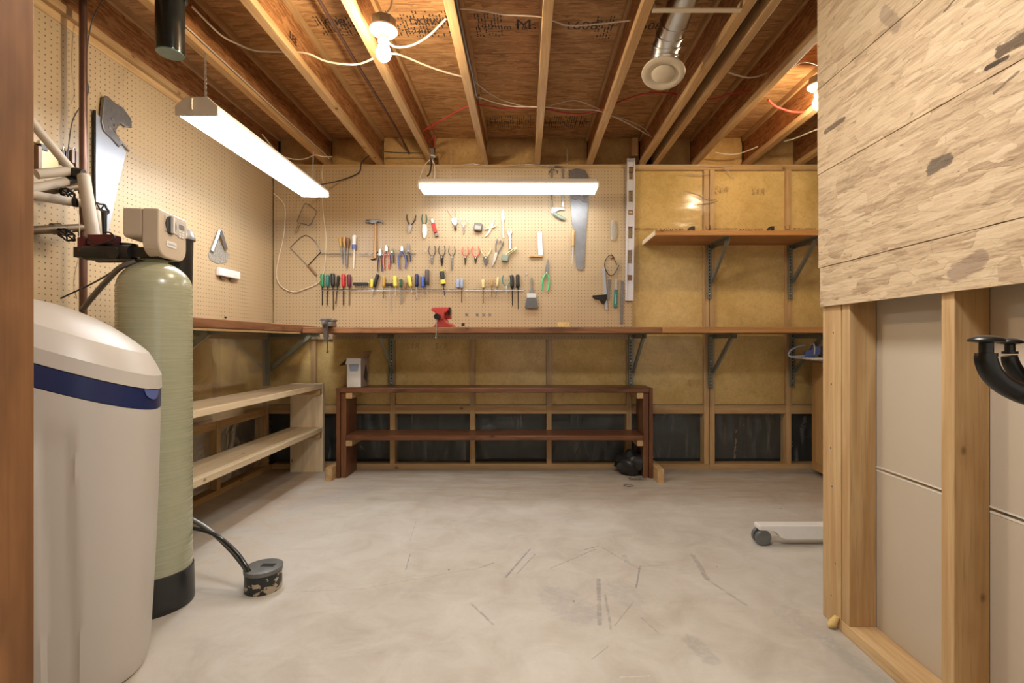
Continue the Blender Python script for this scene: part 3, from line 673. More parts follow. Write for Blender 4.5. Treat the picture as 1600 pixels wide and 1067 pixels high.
part_box(bs, 'middle_plank', (X0+.0685, Y0-.002, T2-.035), (X1-.0685, Y1, T2), M['brownx'], .004)
# white pine shelf unit along the left wall
ws = thing('low_shelf_unit', 'pale new-pine two-tier shelf along the left wall behind the tanks', 'shelf', loc=(-1.64, 2.8, 0))
WT, WM = 0.664, 0.340
for nm, z in (('top_plank', WT), ('lower_plank', WM)):
    part_box(ws, nm, (-1.765, 1.98 if z == WT else 1.98, z-.036), (-1.520, 3.655, z), M['whitey'], .004)
part_box(ws, 'end_panel', (-1.765, 3.6555, 0), (-1.519, 3.692, WT+.003), M['whitez'], .003)
part_box(ws, 'end_panel', (-1.765, 1.944, 0), (-1.520, 1.979, WT), M['whitez'], .003)
for z in (WT, WM): part_box(ws, 'cleat', (-1.76, 3.617, z-.078), (-1.525, 3.655, z-.037), M['pinex'], .002)

# white box on the brown shelf
bx = thing('open_carton', 'small white carton with open flaps on the left end of the brown shelf', 'box', loc=(-1.235, 3.60, T1))
cl, cr, cf, cb, ch = -.052, .052, -.085, .085, .207
MB().box((cl, cf, 0), (cr, cf+.002, ch)).box((cl, cb-.002, 0), (cr, cb, ch)).box((cl, cf, 0), (cl+.002, cb, ch)).box((cl, cf, 0), (cr, cb, .002)).build('shell', M['white'], bx)
sd_ = MB().box((cr-.002, cf, 0), (cr, cb, ch)).build('printed_side', M['printed'], bx); sd_['label'] = 'pink brown printed side'
MB().prism([(-.035, .07), (.045, .02), (.06, .09), (.02, .17), (0, .14)], cr+.0001, cr+.0008, axis=0).build('print', M['black'], bx)
MB().prism([(cl+.012, ch-.03), (cr-.012, ch-.03), (cr-.025, ch-.09), (cl+.025, ch-.09)], cf-.0008, cf-.0001, axis=1).build('print', M['greyblue'], bx)
text('SURE LIFT', 'print', M['ink'], .012, (cl+.02, cf-.001, ch-.043), (PI/2, 0, 0), bx) if False else None
for i_ in range(6): MB().box((cl+.022+i_*.0105, cf-.001, ch-.042), (cl+.029+i_*.0105, cf-.0002, ch-.036)).build('print', M['ink'], bx)
MB().box((-.052, -.002, -.002), (.052, .002, .045), Matrix.Translation((0, cf, ch)) @ Matrix.Rotation(-2.35, 4, 'X') @ Matrix.Rotation(PI, 4, 'X') if False else Matrix.Translation((0, cf, ch)) @ Matrix.Rotation(2.6, 4, 'X')).build('flap', M['white'], bx)
MB().box((0, -.083, -.001), (.075, .083, .001), Matrix.Translation((cl, 0, ch)) @ Matrix.Rotation(math.radians(138), 4, 'Y')).build('flap', M['black'], bx)
MB().box((0, -.083, -.001), (.06, .083, .001), Matrix.Translation((cr, 0, ch)) @ Matrix.Rotation(-1.2, 4, 'Y')).build('flap', M['carton'], bx)

# black bag of netting and scraps on the floor under the brown shelf
bm_ = MB(); bm_.sph((0, 0, 0), 1, 28); 
for v in bm_.bm.verts:
    p = v.co.copy(); k = 1+.35*noise.noise(p*2.2)+.14*noise.noise(p*6)
    v.co = Vector((p.x*.115*k, p.y*.09*k, max(-.083, p.z*.088*k)))
bagb = bm_.build('black_bundle', M['black'], smooth=60); bagb.location = (.792, 3.60, .085)
tag(bagb, 'black crumpled bundle on the floor under the right end of the brown shelf', 'bag')
bm_ = MB(); g = []
for i in range(11):
    g.append([bm_.bm.verts.new((.74+i*.013, 3.44+j*.012, .003+.012*abs(noise.noise(Vector((i*.7, j*.7, 0)))))) for j in range(7)])
for i in range(10):
    for j in range(6): bm_.bm.faces.new((g[i][j], g[i+1][j], g[i+1][j+1], g[i][j+1]))
tag(bm_.build('plastic_scrap', M['bag'], smooth=60), 'torn clear plastic scrap beside the black bundle', 'plastic scrap')
bm_ = MB(); c0 = PF(981, 759)
bm_.tube([(c0[0]-.03, c0[1], .003), (c0[0]+.0, c0[1]-.03, .003), (c0[0]+.035, c0[1]-.008, .004), (c0[0]+.01, c0[1]+.02, .003), (c0[0]-.028, c0[1]+.004, .003)], .0015, 5, 5)
tag(bm_.build('wire_scrap', M['dull'], smooth=60), 'bent wire scrap on the floor by the right foot of the brown shelf', 'wire scrap')

# cabinet with maple door, papers and blue clamp
cb_ = thing('base_cabinet', 'maple base cabinet half hidden behind the partition', 'cabinet', loc=(2.4, 3.1, 0))
part_box(cb_, 'body', (2.152, 2.72, .08), (2.72, 3.62, .838), M['maple'], .002)
part_box(cb_, 'plinth', (2.20, 2.74, 0), (2.70, 3.60, .08), M['orangey'], .002)
part_box(cb_, 'counter', (2.128, 2.70, .839), (2.735, 3.64, .858), M['white'], .002)
def door(y0, y1):
    o = part_box(cb_, 'door', (2.130, y0, .0 + .035), (2.150, y1, .832), M['maple'], .003)
    loc = local(cb_)
    yc = (y0+y1)/2
    poly = [(y0+.06, .10), (y1-.06, .10), (y1-.06, .68)]
    for k in range(9): t = k/8; poly.append((y1-.06-(y1-y0-.12)*t, .68+.07*math.sin(PI*t)))
    poly = [(p[0]-loc.y, p[1]-loc.z) for p in poly]
    MB().prism(poly, 2.122-loc.x, 2.1305-loc.x, axis=0).build('raised_panel', M['maple'], o, bevel=.004)
    MB().sph((2.118-loc.x, y0+.03-loc.y, .45), .014).build('knob', M['brass'], o, smooth=60)
door(3.18, 3.61); door(2.73, 3.165)
pp = tag(MB().box((1.945, 3.30, .8595), (2.42, 3.56, .872)).build('white_board', M['white'], bevel=.001), 'flat white board lying on the maple cabinet, overhanging its front', 'board')
q = thing('bar_clamp', 'blue trigger clamp lying on the papers on the cabinet', 'clamp', loc=(1.955, 3.40, .873))
MB().tube([(.0, -.01, .085), (-.05, -.01, .075), (-.10, -.01, .05), (-.118, -.01, .022), (-.10, -.01, .006), (-.04, -.01, .008), (0, -.01, .01)], .006, 8, 5).build('jaw', M['greyblue'], q, smooth=60)
MB().prism([(-.01, 0), (.06, .002), (.10, .02), (.11, .07), (.05, .085), (.04, .05), (.0, .045)], -.018, .004).build('body', M['bluegrip'], q, bevel=.003)
MB().tube([(.055, -.02, .02), (.058, -.02, .06), (.052, -.02, .092), (.03, -.02, .09)], .006, 8, 4).build('trigger', M['steel'], q, smooth=60)
MB().prism([(.10, .005), (.24, .0), (.25, .06), (.17, .085), (.10, .07)], -.02, .006).build('grip', M['black'], q, bevel=.006)

# rolling stand (foot with castors)
q = thing('rolling_stand', 'pale grey castor foot of a rolling stand poking out past the partition', 'stand', loc=(1.45, 2.36, 0))
SL = -.325
MB().prism([(SL, .095), (SL+.005, .098), (.45, .098), (.45, .032), (SL+.13, .032), (SL+.10, .042), (SL+.085, .062), (SL+.065, .072), (SL, .076)], -.03, .03).build('foot_beam', M['white'], q, bevel=.006)
for cx in (SL+.022, .42):
    MB().cyl((cx, 0, .06), (cx, 0, .085), .014).box((cx-.016, -.012, .03), (cx+.016, .012, .068)).build('castor_fork', M['black'], q, bevel=.002)
    wh = MB()
    for s_ in (-1, 1): wh.lathe([(.010, s_*.008), (.036, s_*.009), (.038, s_*.013), (.038, s_*.024), (.034, s_*.028), (.012, s_*.028)], (cx, 0, .038), 24, axis=1)
    wh.build('castor_wheel', M['capgrey'], q, smooth=40)
MB().box((.19, -.03, .098), (.27, .03, .80)).build('column', M['white'], q, bevel=.006)
MB().box((.165, -.20, .80), (.55, .20, .82)).build('shelf', M['white'], q, bevel=.004)

# ================================================================== WATER SOFTENER GROUP
def brine():
    t = thing('brine_tank', 'large white softener brine bin with a navy band and domed lid', 'water softener tank', loc=(-1.35, 1.43, 0))
    n = 120; FR = math.radians(30); EX = 2.35
    def rad(th, r):                      # superellipse radius in the bin's own frame
        c, s = abs(math.cos(th)), abs(math.sin(th)); return r/((c**EX+s**EX)**(1/EX))
    def pt(th, r, z, off=0):
        R = rad(th, r); x, y = R*math.cos(th), R*math.sin(th)
        return Vector((x*math.cos(FR)-y*math.sin(FR), x*math.sin(FR)+y*math.cos(FR), z)), x
    def zb(x): return .838-.40*max(-.2, min(x-.056, .3))
    def shell(levels, cap0=True, cap1=True, recess=False):
        m_ = MB(); rings = []
        for fn, r in levels:
            ring = []
            for k in range(n):
                th = 2*PI*k/n; p, x = pt(th, r, 0)
                rr = r
                if recess:
                    wd = math.degrees(th+FR); wd = (wd+180) % 360-180
                    zz = fn(x); c0 = -53+4*(.8-zz)/.8; d = abs(wd-c0)
                    top = .765
                    if zz < top and d < 10: rr = r-.010*min(1, (10-d)/2.2)*min(1, (top-zz)/.05)
                p, _ = pt(th, rr, 0); p.z = fn(x); ring.append(m_.bm.verts.new(p))
            rings.append(ring)
        for a, b in zip(rings, rings[1:]):
            for k in range(n): m_.bm.faces.new((a[k], a[(k+1) % n], b[(k+1) % n], b[k]))
        if cap0: m_.bm.faces.new(rings[0][::-1])
        if cap1: m_.bm.faces.new(rings[-1])
        return m_
    R0, R1 = .196, .222
    lv = [(lambda x: 0.0, R0-.012), (lambda x: .006, R0-.003), (lambda x: .02, R0)]
    for i in range(1, 25):
        f = i/24; lv.append(((lambda f: (lambda x: .02+(zb(x)-.02)*f))(f), R0+(R1-R0)*(1-(1-f)**1.6)))
    shell(lv, recess=True).build('bin_body', M['cream2'], t, smooth=40)
    bw = .062
    shell([(lambda x: zb(x)+.0005, R1-.002), (lambda x: zb(x)+.003, R1+.001), (lambda x: zb(x)+bw-.001, R1+.002)]).build('band', M['navyband'], t, smooth=40)
    def zl(x): return .838-.40*max(-.2, min(x-.056, .3))+bw
    L = [(lambda x: zl(x), R1-.001), (lambda x: zl(x)+.002, R1+.004), (lambda x: zl(x)+.042, R1+.003), (lambda x: zl(x)+.048, R1), (lambda x: zl(x)+.072, R1*.945), (lambda x: zl(x)+.094, R1*.885)]
    for s_ in (.870, .84, .78, .70, .58, .44, .28, .12, .03):
        L.append(((lambda c: (lambda x: zl(x)+.097+c))(.062*(1-(s_/.885)**2.2)), R1*s_))
    shell(L, cap0=True).build('lid', M['cream2'], t, smooth=14)
    # finger notch on the front of the band
    m_ = MB(); a0 = math.radians(-20)
    o_, x_ = pt(a0, R1+.0, 0)
    z0 = zb(x_)+bw-.004
    rows = []
    for i in range(13):
        u = -1+2*i/12; th = a0+u*.20; p, x_ = pt(th, R1+.004, 0)
        d = .028*math.sqrt(max(0, 1-u*u)); p1 = p.copy(); p1.z = zb(x_)+bw; p2 = p.copy()*1; p2.z = zb(x_)+bw-d-.001
        rows.append((m_.bm.verts.new(p1), m_.bm.verts.new(p2)))
    for a, b in zip(rows, rows[1:]): m_.bm.faces.new((a[0], b[0], b[1], a[1]))
    m_.build('finger_notch', M['bluegrip'], t, smooth=60)
    return t
M['cream2'] = plain('warm white moulded plastic', (0.56, 0.52, 0.465), 0.38, var=0.02, sc=3)
M['navyband'] = plain('navy plastic', (0.012, 0.022, 0.095), 0.35, var=0.05)
brine()
# resin tank
rt = thing('resin_tank', 'tall green wound-fibreglass water tank with a black base and control head', 'water softener tank', loc=(-1.381, 1.818, 0))
R = .1165
prof = [(R*.6, .06), (R, .07)]+[(R, .07+.08*i) for i in range(1, 14)]
zt = 1.175
prof += [(R*math.cos(a), zt+.105*math.sin(a)) for a in [PI/2*k/14 for k in range(0, 12)]]+[(.036, zt+.105), (.036, zt+.112)]
MB().lathe(prof, n=56).build('tank_shell', M['tank'], rt, smooth=40)
MB().lathe([(R+.004, 0), (R+.007, .006), (R+.007, .025), (R+.0045, .12), (R+.004, .134), (R+.0005, .136)], n=56).build('base_boot', M['black'], rt, smooth=40)
hd = D.objects.new('control_head', None); COL.objects.link(hd); hd.parent = rt; hd.location = (0, 0, 0)
# valve body, black
MB().cyl((0, 0, 1.285), (0, 0, 1.31), .045).box((-.26, -.05, 1.288), (.05, .03, 1.325)).cyl((-.10, 0, 1.30), (-.10, 0, 1.345), .03).cyl((-.22, -.04, 1.306), (-.05, -.04, 1.306), .028, n=16).cyl((-.24, .03, 1.306), (-.05, .03, 1.306), .026, n=16).cyl((-.10, -.05, 1.30), (-.10, -.07, 1.30), .022).build('valve_body', M['black'], rt, smooth=40)
D.objects.remove(hd)
RH = Matrix.Rotation(math.radians(8.5), 4, 'Z')
def hprism(poly, lo, hi): m_ = MB().prism(poly, lo, hi, axis=1); bmesh.ops.transform(m_.bm, matrix=RH, verts=m_.bm.verts); return m_
def rrect(y0, y1, z0, z1, rt_, rb):
    P = []
    for cy, cz, r_, a0 in ((y1-rb, z0+rb, rb, -90), (y1-rt_, z1-rt_, rt_, 0), (y0+rt_, z1-rt_, rt_, 90), (y0+rb, z0+rb, rb, 180)):
        for k in range(7): a = math.radians(a0+15*k); P.append((cy+r_*math.cos(a), cz+r_*math.sin(a)))
    return P
def hprism(poly, lo, hi): m_ = MB().prism(poly, lo, hi, axis=0); bmesh.ops.translate(m_.bm, vec=(-.03, 0, 0), verts=m_.bm.verts); bmesh.ops.transform(m_.bm, matrix=RH, verts=m_.bm.verts); return m_
M['headcream'] = plain('beige control housing', (0.56, 0.47, 0.36), 0.4, var=0.03, sc=4)
hprism(rrect(-.092, .092, 1.288, 1.458, .010, .052), .037, .091).build('front_housing', M['headcream'], rt, bevel=.005)
hprism(rrect(-.088, .088, 1.352, 1.457, .008, .016), -.027, .0365).build('rear_housing', M['headcream'], rt, bevel=.005)
def hb(a, b, nm, mt, lbl=None, bev=.001, par=None):
    o = MB().box((a[0]-.031, *a[1:]), (b[0]-.031, *b[1:]), RH).build(nm, mt, par or rt, bevel=bev)
    if lbl: o['label'] = lbl
    return o
hb((.0915, -.055, 1.385), (.0945, .088, 1.444), 'front_panel', M['offpanel'] if 'offpanel' in M else M.setdefault('offpanel', plain('pale grey panel', (.52, .50, .47), .4)))
m_ = MB(); bmk = m_.cyl((.060, -.022, 1.412), (.0665, -.022, 1.412), .033, n=28); bmesh.ops.transform(m_.bm, matrix=RH, verts=m_.bm.verts); dl = m_.build('dial', M['black'], rt, smooth=40)
hb((.0975, -.028, 1.383), (.108, -.016, 1.441), 'dial_pointer', M['white'], 'white dial grip', par=dl)
hb((.0946, .035, 1.412), (.096, .070, 1.430), 'display', M['dull'], 'small grey display')
for i in range(3):
    for k in range(2): hb((.0946, .032+k*.022, 1.400-i*.010), (.0956, .048+k*.022, 1.4065-i*.010), 'button', M['white'])
hb((.0925, -.045, 1.330), (.0945, .018, 1.352), 'name_plate', M['white'], bev=.001)
for i in range(7): hb((.0946, -.038+i*.0072, 1.338), (.0949, -.033+i*.0072, 1.344), 'plate_lettering', M['greyblue'], bev=0)
# bypass, fittings
MB().cyl((-.235, -.03, 1.31), (-.235, -.03, 1.36), .022).cyl((-.18, -.035, 1.315), (-.18, -.035, 1.365), .024).box((-.20, -.06, 1.335), (-.11, -.02, 1.368)).build('bypass_fitting', M['maroon'], rt, smooth=40)
MB().cyl((-.155, -.04, 1.36), (-.157, -.04, 1.455), .0065, r2=.009, n=10).build('bypass_lever', M['black'], rt, smooth=40)
MB().tube([(-.14, -.06, 1.375), (-.11, -.07, 1.372), (-.09, -.075, 1.35), (-.12, -.085, 1.33), (-.16, -.08, 1.332), (-.19, -.075, 1.35)], .003, 6).build('sensor_wire', M['iron'], rt, smooth=60)
_c = Vector((-1.381, 1.818, 0)); _sl = lambda x, y, Y: tuple(Vector(((x-820)*Y/F, Y, EYE+(534-y)*Y/F))-_c)
MB().tube([_sl(212, 408, 1.77), _sl(198, 413, 1.76), _sl(184, 421, 1.765), _sl(166, 440, 1.79), _sl(148, 460, 1.83), _sl(130, 482, 1.87)], .010, 8).build('drain_tube', M['dull'], rt, smooth=60)

# black canister standing on the left bench behind the tank
q = thing('black_canister', 'tall black canister with a clamped lid on the bench behind the control head', 'canister', loc=(-1.555, 2.195, LT))
MB().lathe([(.040, .0), (.044, .02), (.050, .33), (.050, .345)], n=28).build('body', M['iron'], q, smooth=40)
MB().lathe([(.051, .345), (.059, .35), (.059, .362), (.053, .372), (.048, .39), (.03, .40)], n=28).build('lid', M['dull'], q, smooth=40)

# supply pipework
VPX, VPY = -1.852, 2.04
def sl(x, y, Y): return ((x-820)*Y/F, Y, EYE+(534-y)*Y/F)
q = thing('supply_pipework', 'copper riser with valves and pale sleeved pipes behind the white bin', 'pipework', loc=(VPX, VPY, 0))
def rel(pts): return [tuple(Vector(p)-Vector((VPX, VPY, 0))) for p in pts]
MB().cyl((0, 0, .0), (0, 0, ZB+.1), .0135, n=16).cyl((0, 0, 1.42), (0, 0, 1.47), .017, n=16).cyl((0, 0, 1.60), (0, 0, 1.64), .017, n=16).build('riser', M['copper'], q, smooth=40)
def pipe(nm, a, b, r, mt, lbl=None):
    a, b = rel([a, b]); o = MB().cyl(a, b, r, n=14).build(nm, mt, q, smooth=40)
    if lbl: o['label'] = lbl
    return o
YQ = 2.0
pipe('sleeved_pipe', sl(40, 180, 1.80), sl(112, 266, 1.93), .0155, M['foam'])
pipe('sleeved_pipe', sl(57, 272, 1.83), sl(112, 267, 1.93), .018, M['foam'])
pipe('elbow', sl(110, 268, 1.93), sl(130, 273, 1.94), .021, M['black'], 'black elbow')
pipe('sleeved_pipe', sl(40, 297, 1.80), sl(104, 283, 1.92), .0165, M['foam'])
pipe('elbow', sl(103, 284, 1.92), sl(118, 279, 1.95), .018, M['black'])
pipe('branch_pipe', sl(40, 304, 1.84), sl(128, 291, 2.03), .014, M['copperdull'])
pipe('branch_pipe', sl(30, 361, 1.82), sl(128, 356, 2.03), .0165, M['copperdull'])
pipe('sleeved_pipe', sl(40, 303, 1.80), sl(116, 316, 1.93), .0175, M['foam'])
pipe('collar', sl(115, 316, 1.925), sl(121, 316.5, 1.93), .019, M['black'])
pipe('elbow', sl(121, 316.5, 1.93), sl(134, 317, 1.95), .017, M['foam'])
pipe('sleeved_pipe', sl(131, 276, 1.90), sl(147, 377, 1.80), .0205, M['foam'])
pipe('collar', sl(147, 377, 1.80), sl(148, 384, 1.80), .021, M['brass'])
pipe('sleeved_pipe', sl(148, 322, 1.97), sl(161, 375, 1.83), .0150, M['foam'])
pipe('collar', sl(147.5, 321, 1.975), sl(148.5, 326, 1.965), .0165, M['copperdull'])
def wheel(px, py, Y, nm='handwheel', r=.028, up=(0, -.7, -.7)):
    c = Vector(rel([sl(px, py, Y)])[0]); m_ = MB(); Rm = Vector(up).to_track_quat('Z', 'Y').to_matrix()
    ring = [c+Rm @ Vector((r*(1+.10*math.cos(6*a))*math.cos(a), r*(1+.10*math.cos(6*a))*math.sin(a), 0)) for a in [2*PI*k/36 for k in range(37)]]
    m_.tube(ring, .0042, 6, 0)
    for k in range(3): a = PI*k/3; m_.cyl(c+Rm @ Vector((r*math.cos(a), r*math.sin(a), 0)), c-Rm @ Vector((r*math.cos(a), r*math.sin(a), 0)), .003, n=6)
    m_.cyl(c-Rm @ Vector((0, 0, .03)), c+Rm @ Vector((0, 0, .006)), .006, n=8)
    m_.build(nm, M['iron'], q, smooth=40)
wheel(104, 367, 1.95); wheel(106, 303, 1.95, r=.024); wheel(157, 328, 1.95, up=(1, -.4, 0), r=.026)
pipe('valve_body', sl(82, 357.5, 1.935), sl(94, 357, 1.96), .023, M['copperdull'])
# thin wires at the riser
tag(MB().tube([WL(160, 0, -1.86), WL(142, 40, -1.86), WL(134, 110, -1.87), WL(138, 145, -1.87), WL(115, 185, -1.88), WL(107, 230, -1.90), WL(106, 262, -1.90)], .0022, 6).build('thin_wire', M['capgrey'], smooth=60), 'thin grey wire draped down past the copper riser', 'wire')
tag(MB().tube([sl(113, 290, 2.0), sl(122, 330, 1.99), sl(124, 360, 1.99), sl(123, 400, 2.0), sl(115, 440, 2.02), sl(120, 467, 2.03)], .0016, 6).build('thin_wire', M['cord'], smooth=60), 'thin pale wire hanging in front of the riser to the bin', 'wire')
tag(MB().tube([sl(195, 410, 1.78), sl(170, 428, 1.80), sl(140, 445, 1.85), sl(95, 466, 1.9)], .0032, 6).build('power_lead', M['blackcord'], smooth=60), 'black power lead sloping from the control head to behind the bin', 'cable')

# stand pipe in the floor and hoses
SP = (-1.040, 1.935)
q = thing('standpipe', 'short black floor standpipe with flaking paint and a grey slotted cap', 'drain', loc=(SP[0], SP[1], 0))
MB().lathe([(.066, 0), (.068, .01), (.067, .066), (.069, .068), (.069, .086)], n=36).build('pipe_stub', M['flaking'], q, smooth=40)
MB().lathe([(.070, .072), (.071, .088), (.060, .092), (.02, .0925)], n=36).build('cap', M['capgrey'], q, smooth=40)
MB().box((-.006, -.014, .0905), (.045, .012, .0935)).build('slot', M['slot'], q)
for nm, pts, r, lbl in (('drain_hose', [sl(286, 806, 1.98), sl(303, 813, 1.97), sl(330, 830, 1.95), sl(360, 858, 1.93), sl(384, 888, 1.90), sl(393, 905, 1.905), (SP[0]-.045, SP[1]-.020, .07)], .0098, 'grey ribbed drain hose running from the green tank into the standpipe'),
                        ('drain_hose', [sl(286, 826, 1.96), sl(305, 826, 1.955), sl(328, 832, 1.935), sl(350, 845, 1.91), sl(372, 866, 1.90), sl(389, 892, 1.885), (SP[0]-.040, SP[1]-.030, .07)], .0075, 'smooth black drain hose running from the green tank into the standpipe')):
    m_ = MB()
    if r > .009: m_.tube(pts, r, 10, 26, rs=None)
    else: m_.tube(pts, r, 10, 8)
    if r > .009:
        pass
    tag(m_.build(nm, M['dull'] if r > .009 else M['abs'], smooth=60), lbl, 'hose')
# black vent pipe hanging from the ceiling
q = thing('vent_pipe', 'short glossy black capped pipe hanging down from the ceiling at the left', 'pipe', loc=(-1.325, 1.817, 0))
MB().lathe([(.0445, 2.058), (.0455, 2.063), (.0480, ZS-.001)], n=32).build('pipe', M['abs'], q, smooth=40)
MB().lathe([(.0505, 2.262), (.056, 2.267), (.056, 2.40), (.050, 2.405)], n=32).build('coupling', M['abs'], q, smooth=40)
MB().lathe([(.02, 2.0545), (.0435, 2.0540), (.0447, 2.0565), (.0446, 2.0575)], n=32).build('end_cap', M['abscap'], q, smooth=40)
# ================================================================== LIGHT FIXTURES
def fluoro(label, loc, rz, L=1.22, tube='tube'):
    t = thing('fluorescent_fixture', label, 'light fixture', None, loc, (0, 0, rz))   # origin: lens underside centre, length along X
    h = L/2
    MB().prism([(-.086, .001), (-.080, -.010), (.080, -.010), (.086, .001), (.088, .024), (-.088, .024)], -h+.006, h-.006, axis=0).build('diffuser', M[tube], t, bevel=.004)
    MB().prism([(-.0895, .018), (-.0895, .030), (-.045, .066), (.045, .066), (.0895, .030), (.0895, .018), (.0885, .018), (.0885, .0265), (-.0885, .0265), (-.0885, .018)], -h, h, axis=0).build('housing', M['white'], t)
    for s in (-1, 1):
        MB().prism([(-.091, -.012), (.091, -.012), (.092, .030), (.046, .069), (-.046, .069), (-.092, .030)], s*h-.004 if s > 0 else s*h-.006, s*h+.006 if s > 0 else s*h+.004, axis=0).build('end_cap', M['cream'], t, bevel=.003)
    MB().tube([(-h-.006, .015, .06), (-h-.012, .015, .05), (-h-.012, .015, .01)], .0035, 6).build('cap_clip', M['cord'], t)
    return t
la = fluoro('long fluorescent light hanging lengthwise over the left bench', (-1.394, 2.652, EYE+.972), PI/2, 1.165)
ra = fluoro('fluorescent light mounted crosswise above the tools on the back wall', (-.112, 3.435, EYE+1.072), 0, 1.235, 'tube2')
def chain(label, p, q):
    m_ = MB(); p, q = Vector(p), Vector(q); n = max(3, int((q-p).length/.017)); d = (q-p)
    for i in range(n):
        c = p+d*((i+.5)/n); Lk = d.length/n*.66
        sx, sy = (.0045, 0) if i % 2 else (0, .0045)
        ring = [(c.x+sx*math.cos(a), c.y+sy*math.cos(a), c.z+Lk*math.sin(a)) for a in [2*PI*k/10 for k in range(11)]]
        m_.tube(ring, .0012, 5, 0)
    return tag(m_.build('chain', M['steel'], smooth=60), label, 'chain')
chain('steel chain holding the near end of the left fluorescent light', (-1.512, 2.30, ZB-.001), (-1.39, 2.12, EYE+1.040))
chain('steel chain holding the far end of the left fluorescent light', (-1.512, 3.48, ZB-.001), (-1.39, 3.18, EYE+1.040))
for x in (-.52, .30): 
    chain('short steel chain above the %s end of the crosswise fluorescent light' % ('left' if x < 0 else 'right'), (x if x < 0 else .30, 3.435, ZS-.001 if False else ZB+.0), (x, 3.435, EYE+1.141))

def lampholder(label, X, Y, z0, mat, power):
    t = thing('bulb_lamp', label, 'light fixture', loc=(X, Y, 0))
    MB().cyl((0, 0, z0-.038), (0, 0, z0), .052, n=8).build('junction_box', M['dull'], t)
    MB().lathe([(.057, z0-.040), (.058, z0-.047), (.050, z0-.056), (.030, z0-.066), (.024, z0-.072), (.0225, z0-.095), (.018, z0-.095)], n=32).build('porcelain_holder', M['porcelain'] if 'porcelain' in M else M.setdefault('porcelain', plain('white porcelain', (.82, .79, .74), .25, var=.02)), t, smooth=40)
    prof = [(.006, z0-.176), (.017, z0-.172), (.026, z0-.162), (.030, z0-.148), (.0295, z0-.135), (.024, z0-.118), (.016, z0-.104), (.014, z0-.096)]
    o = MB().lathe(prof, n=20).build('bulb', mat, t, smooth=80); lab(o, 'glowing bulb')
    return t
b1 = lampholder('bare glowing bulb on a white holder under a ceiling joist', -.598, 2.06, ZB-.001, M['bulbglass'], 1)
b2 = lampholder('second bare bulb at the far right, half behind the strand board', 1.643, 2.72, EYE+1.475, M['bulbglass2'], 1)
b1.location.z = 0

# ================================================================== DUCT
DO = Vector((.665, 2.33, EYE+1.36)); q = thing('air_duct', 'round galvanised duct ending in a white round ceiling register', 'duct', loc=DO)
r = .0615
def dp(x, y, h): return Vector((x, y, EYE+h))-DO
MB().tube([dp(.705, .3, 1.535), dp(.70, 1.2, 1.535), dp(.695, 1.75, 1.53), dp(.688, 1.98, 1.505), dp(.672, 2.18, 1.435)], r, 36, 5).build('duct_pipe', M['galv'], q, smooth=40)
MB().tube([dp(.672, 2.17, 1.438), dp(.666, 2.25, 1.405), dp(.662, 2.30, 1.365), dp(.664, 2.322, 1.338)], r-.001, 36, 5).build('elbow', M['galv'], q, smooth=40)
for c, d in (((.671, 2.185, 1.433), (0, 1, -.38)), ((.667, 2.235, 1.412), (0, 1, -.5)), ((.664, 2.275, 1.385), (0, .8, -.7)), ((.662, 2.305, 1.355), (0, .5, -1)), ((.663, 2.318, 1.338), (0, .25, -1))):
    c = dp(*c); d = Vector(d).normalized(); MB().cyl(c-d*.004, c+d*.004, r+.004, n=40).build('rib', M['galv'], q, smooth=40)
TL = Matrix.Translation(dp(.664, 2.335, 1.288)) @ Matrix.Rotation(math.radians(-15), 4, 'X') @ Matrix.Rotation(math.radians(8), 4, 'Y')
def tilt(m_): bmesh.ops.transform(m_.bm, matrix=TL, verts=m_.bm.verts); return m_
tilt(MB().lathe([(.060, .055), (.064, .012), (.098, .006), (.102, .001), (.100, -.004), (.085, -.009), (.070, -.004), (.058, .002)], n=48)).build('register_ring', M['offwhite'], q, smooth=40)
tilt(MB().lathe([(.02, .004), (.050, .001), (.0545, -.005), (.048, -.0105), (.01, -.012)], n=40)).build('register_disc', M['offwhite'], q, smooth=40)
tag(MB().box((.525, 1.985, ZB-.006), (.888, 2.010, ZB-.001)).box((.530, 1.985, ZB-.001), (.5315, 2.010, ZB+.02)).build('duct_strap', M['offwhite']), 'flat cream strap between two joists under the duct', 'strap')

# copper line and conduit along the joists
tag(MB().tube([(-.905, -2.4, EYE+1.53), (-.912, 1.0, EYE+1.53), (-.918, 2.6, EYE+1.52), (-.905, 3.3, EYE+1.50), (-.90, 3.79, EYE+1.47)], .0085, 10).build('copper_pipe', M['copper'], smooth=60), 'long copper pipe running front to back between two joists', 'pipe')

# ================================================================== CABLES IN THE CEILING
def C(x, y, h): Y = h*F/(534-y); return ((x-820)*Y/F, Y, EYE+h)
def cable(label, pts, r=.0045, mat='cord', cat='cable', name='cable'):
    m_ = MB(); m_.tube(pts, r, 8, 6); return tag(m_.build(name, M[mat], smooth=60), label, cat)
cable('cream cable curving right from the lamp holder to the next joist', [C(606, 66, 1.31), C(615, 72, 1.31), C(628, 73.5, 1.33), C(648, 69, 1.36), C(672, 54, 1.40), C(697, 29, 1.44)])
cable('cream cable from the bulb sloping right down to the joist', [C(604, 85, 1.34), C(618, 84, 1.35), C(636, 90, 1.38), C(670, 104, 1.40), C(700, 114, 1.41), C(724, 120, 1.42)])
cable('cream cable from the bulb looping left through two joists', [C(582, 92, 1.34), C(565, 99, 1.34), C(545, 101, 1.34), C(510, 96, 1.36), C(478, 83, 1.39), C(440, 81, 1.42), C(400, 79, 1.43), C(370, 68, 1.44), C(343, 53, 1.45), C(300, 10, 1.47)])
cable('short white cable rising from the top of the lamp box', [C(584, 36, 1.37), C(584, 29, 1.40), C(592, 25.5, 1.43), C(603, 21, 1.46), C(611, 10, 1.48), C(613, -8, 1.49)])
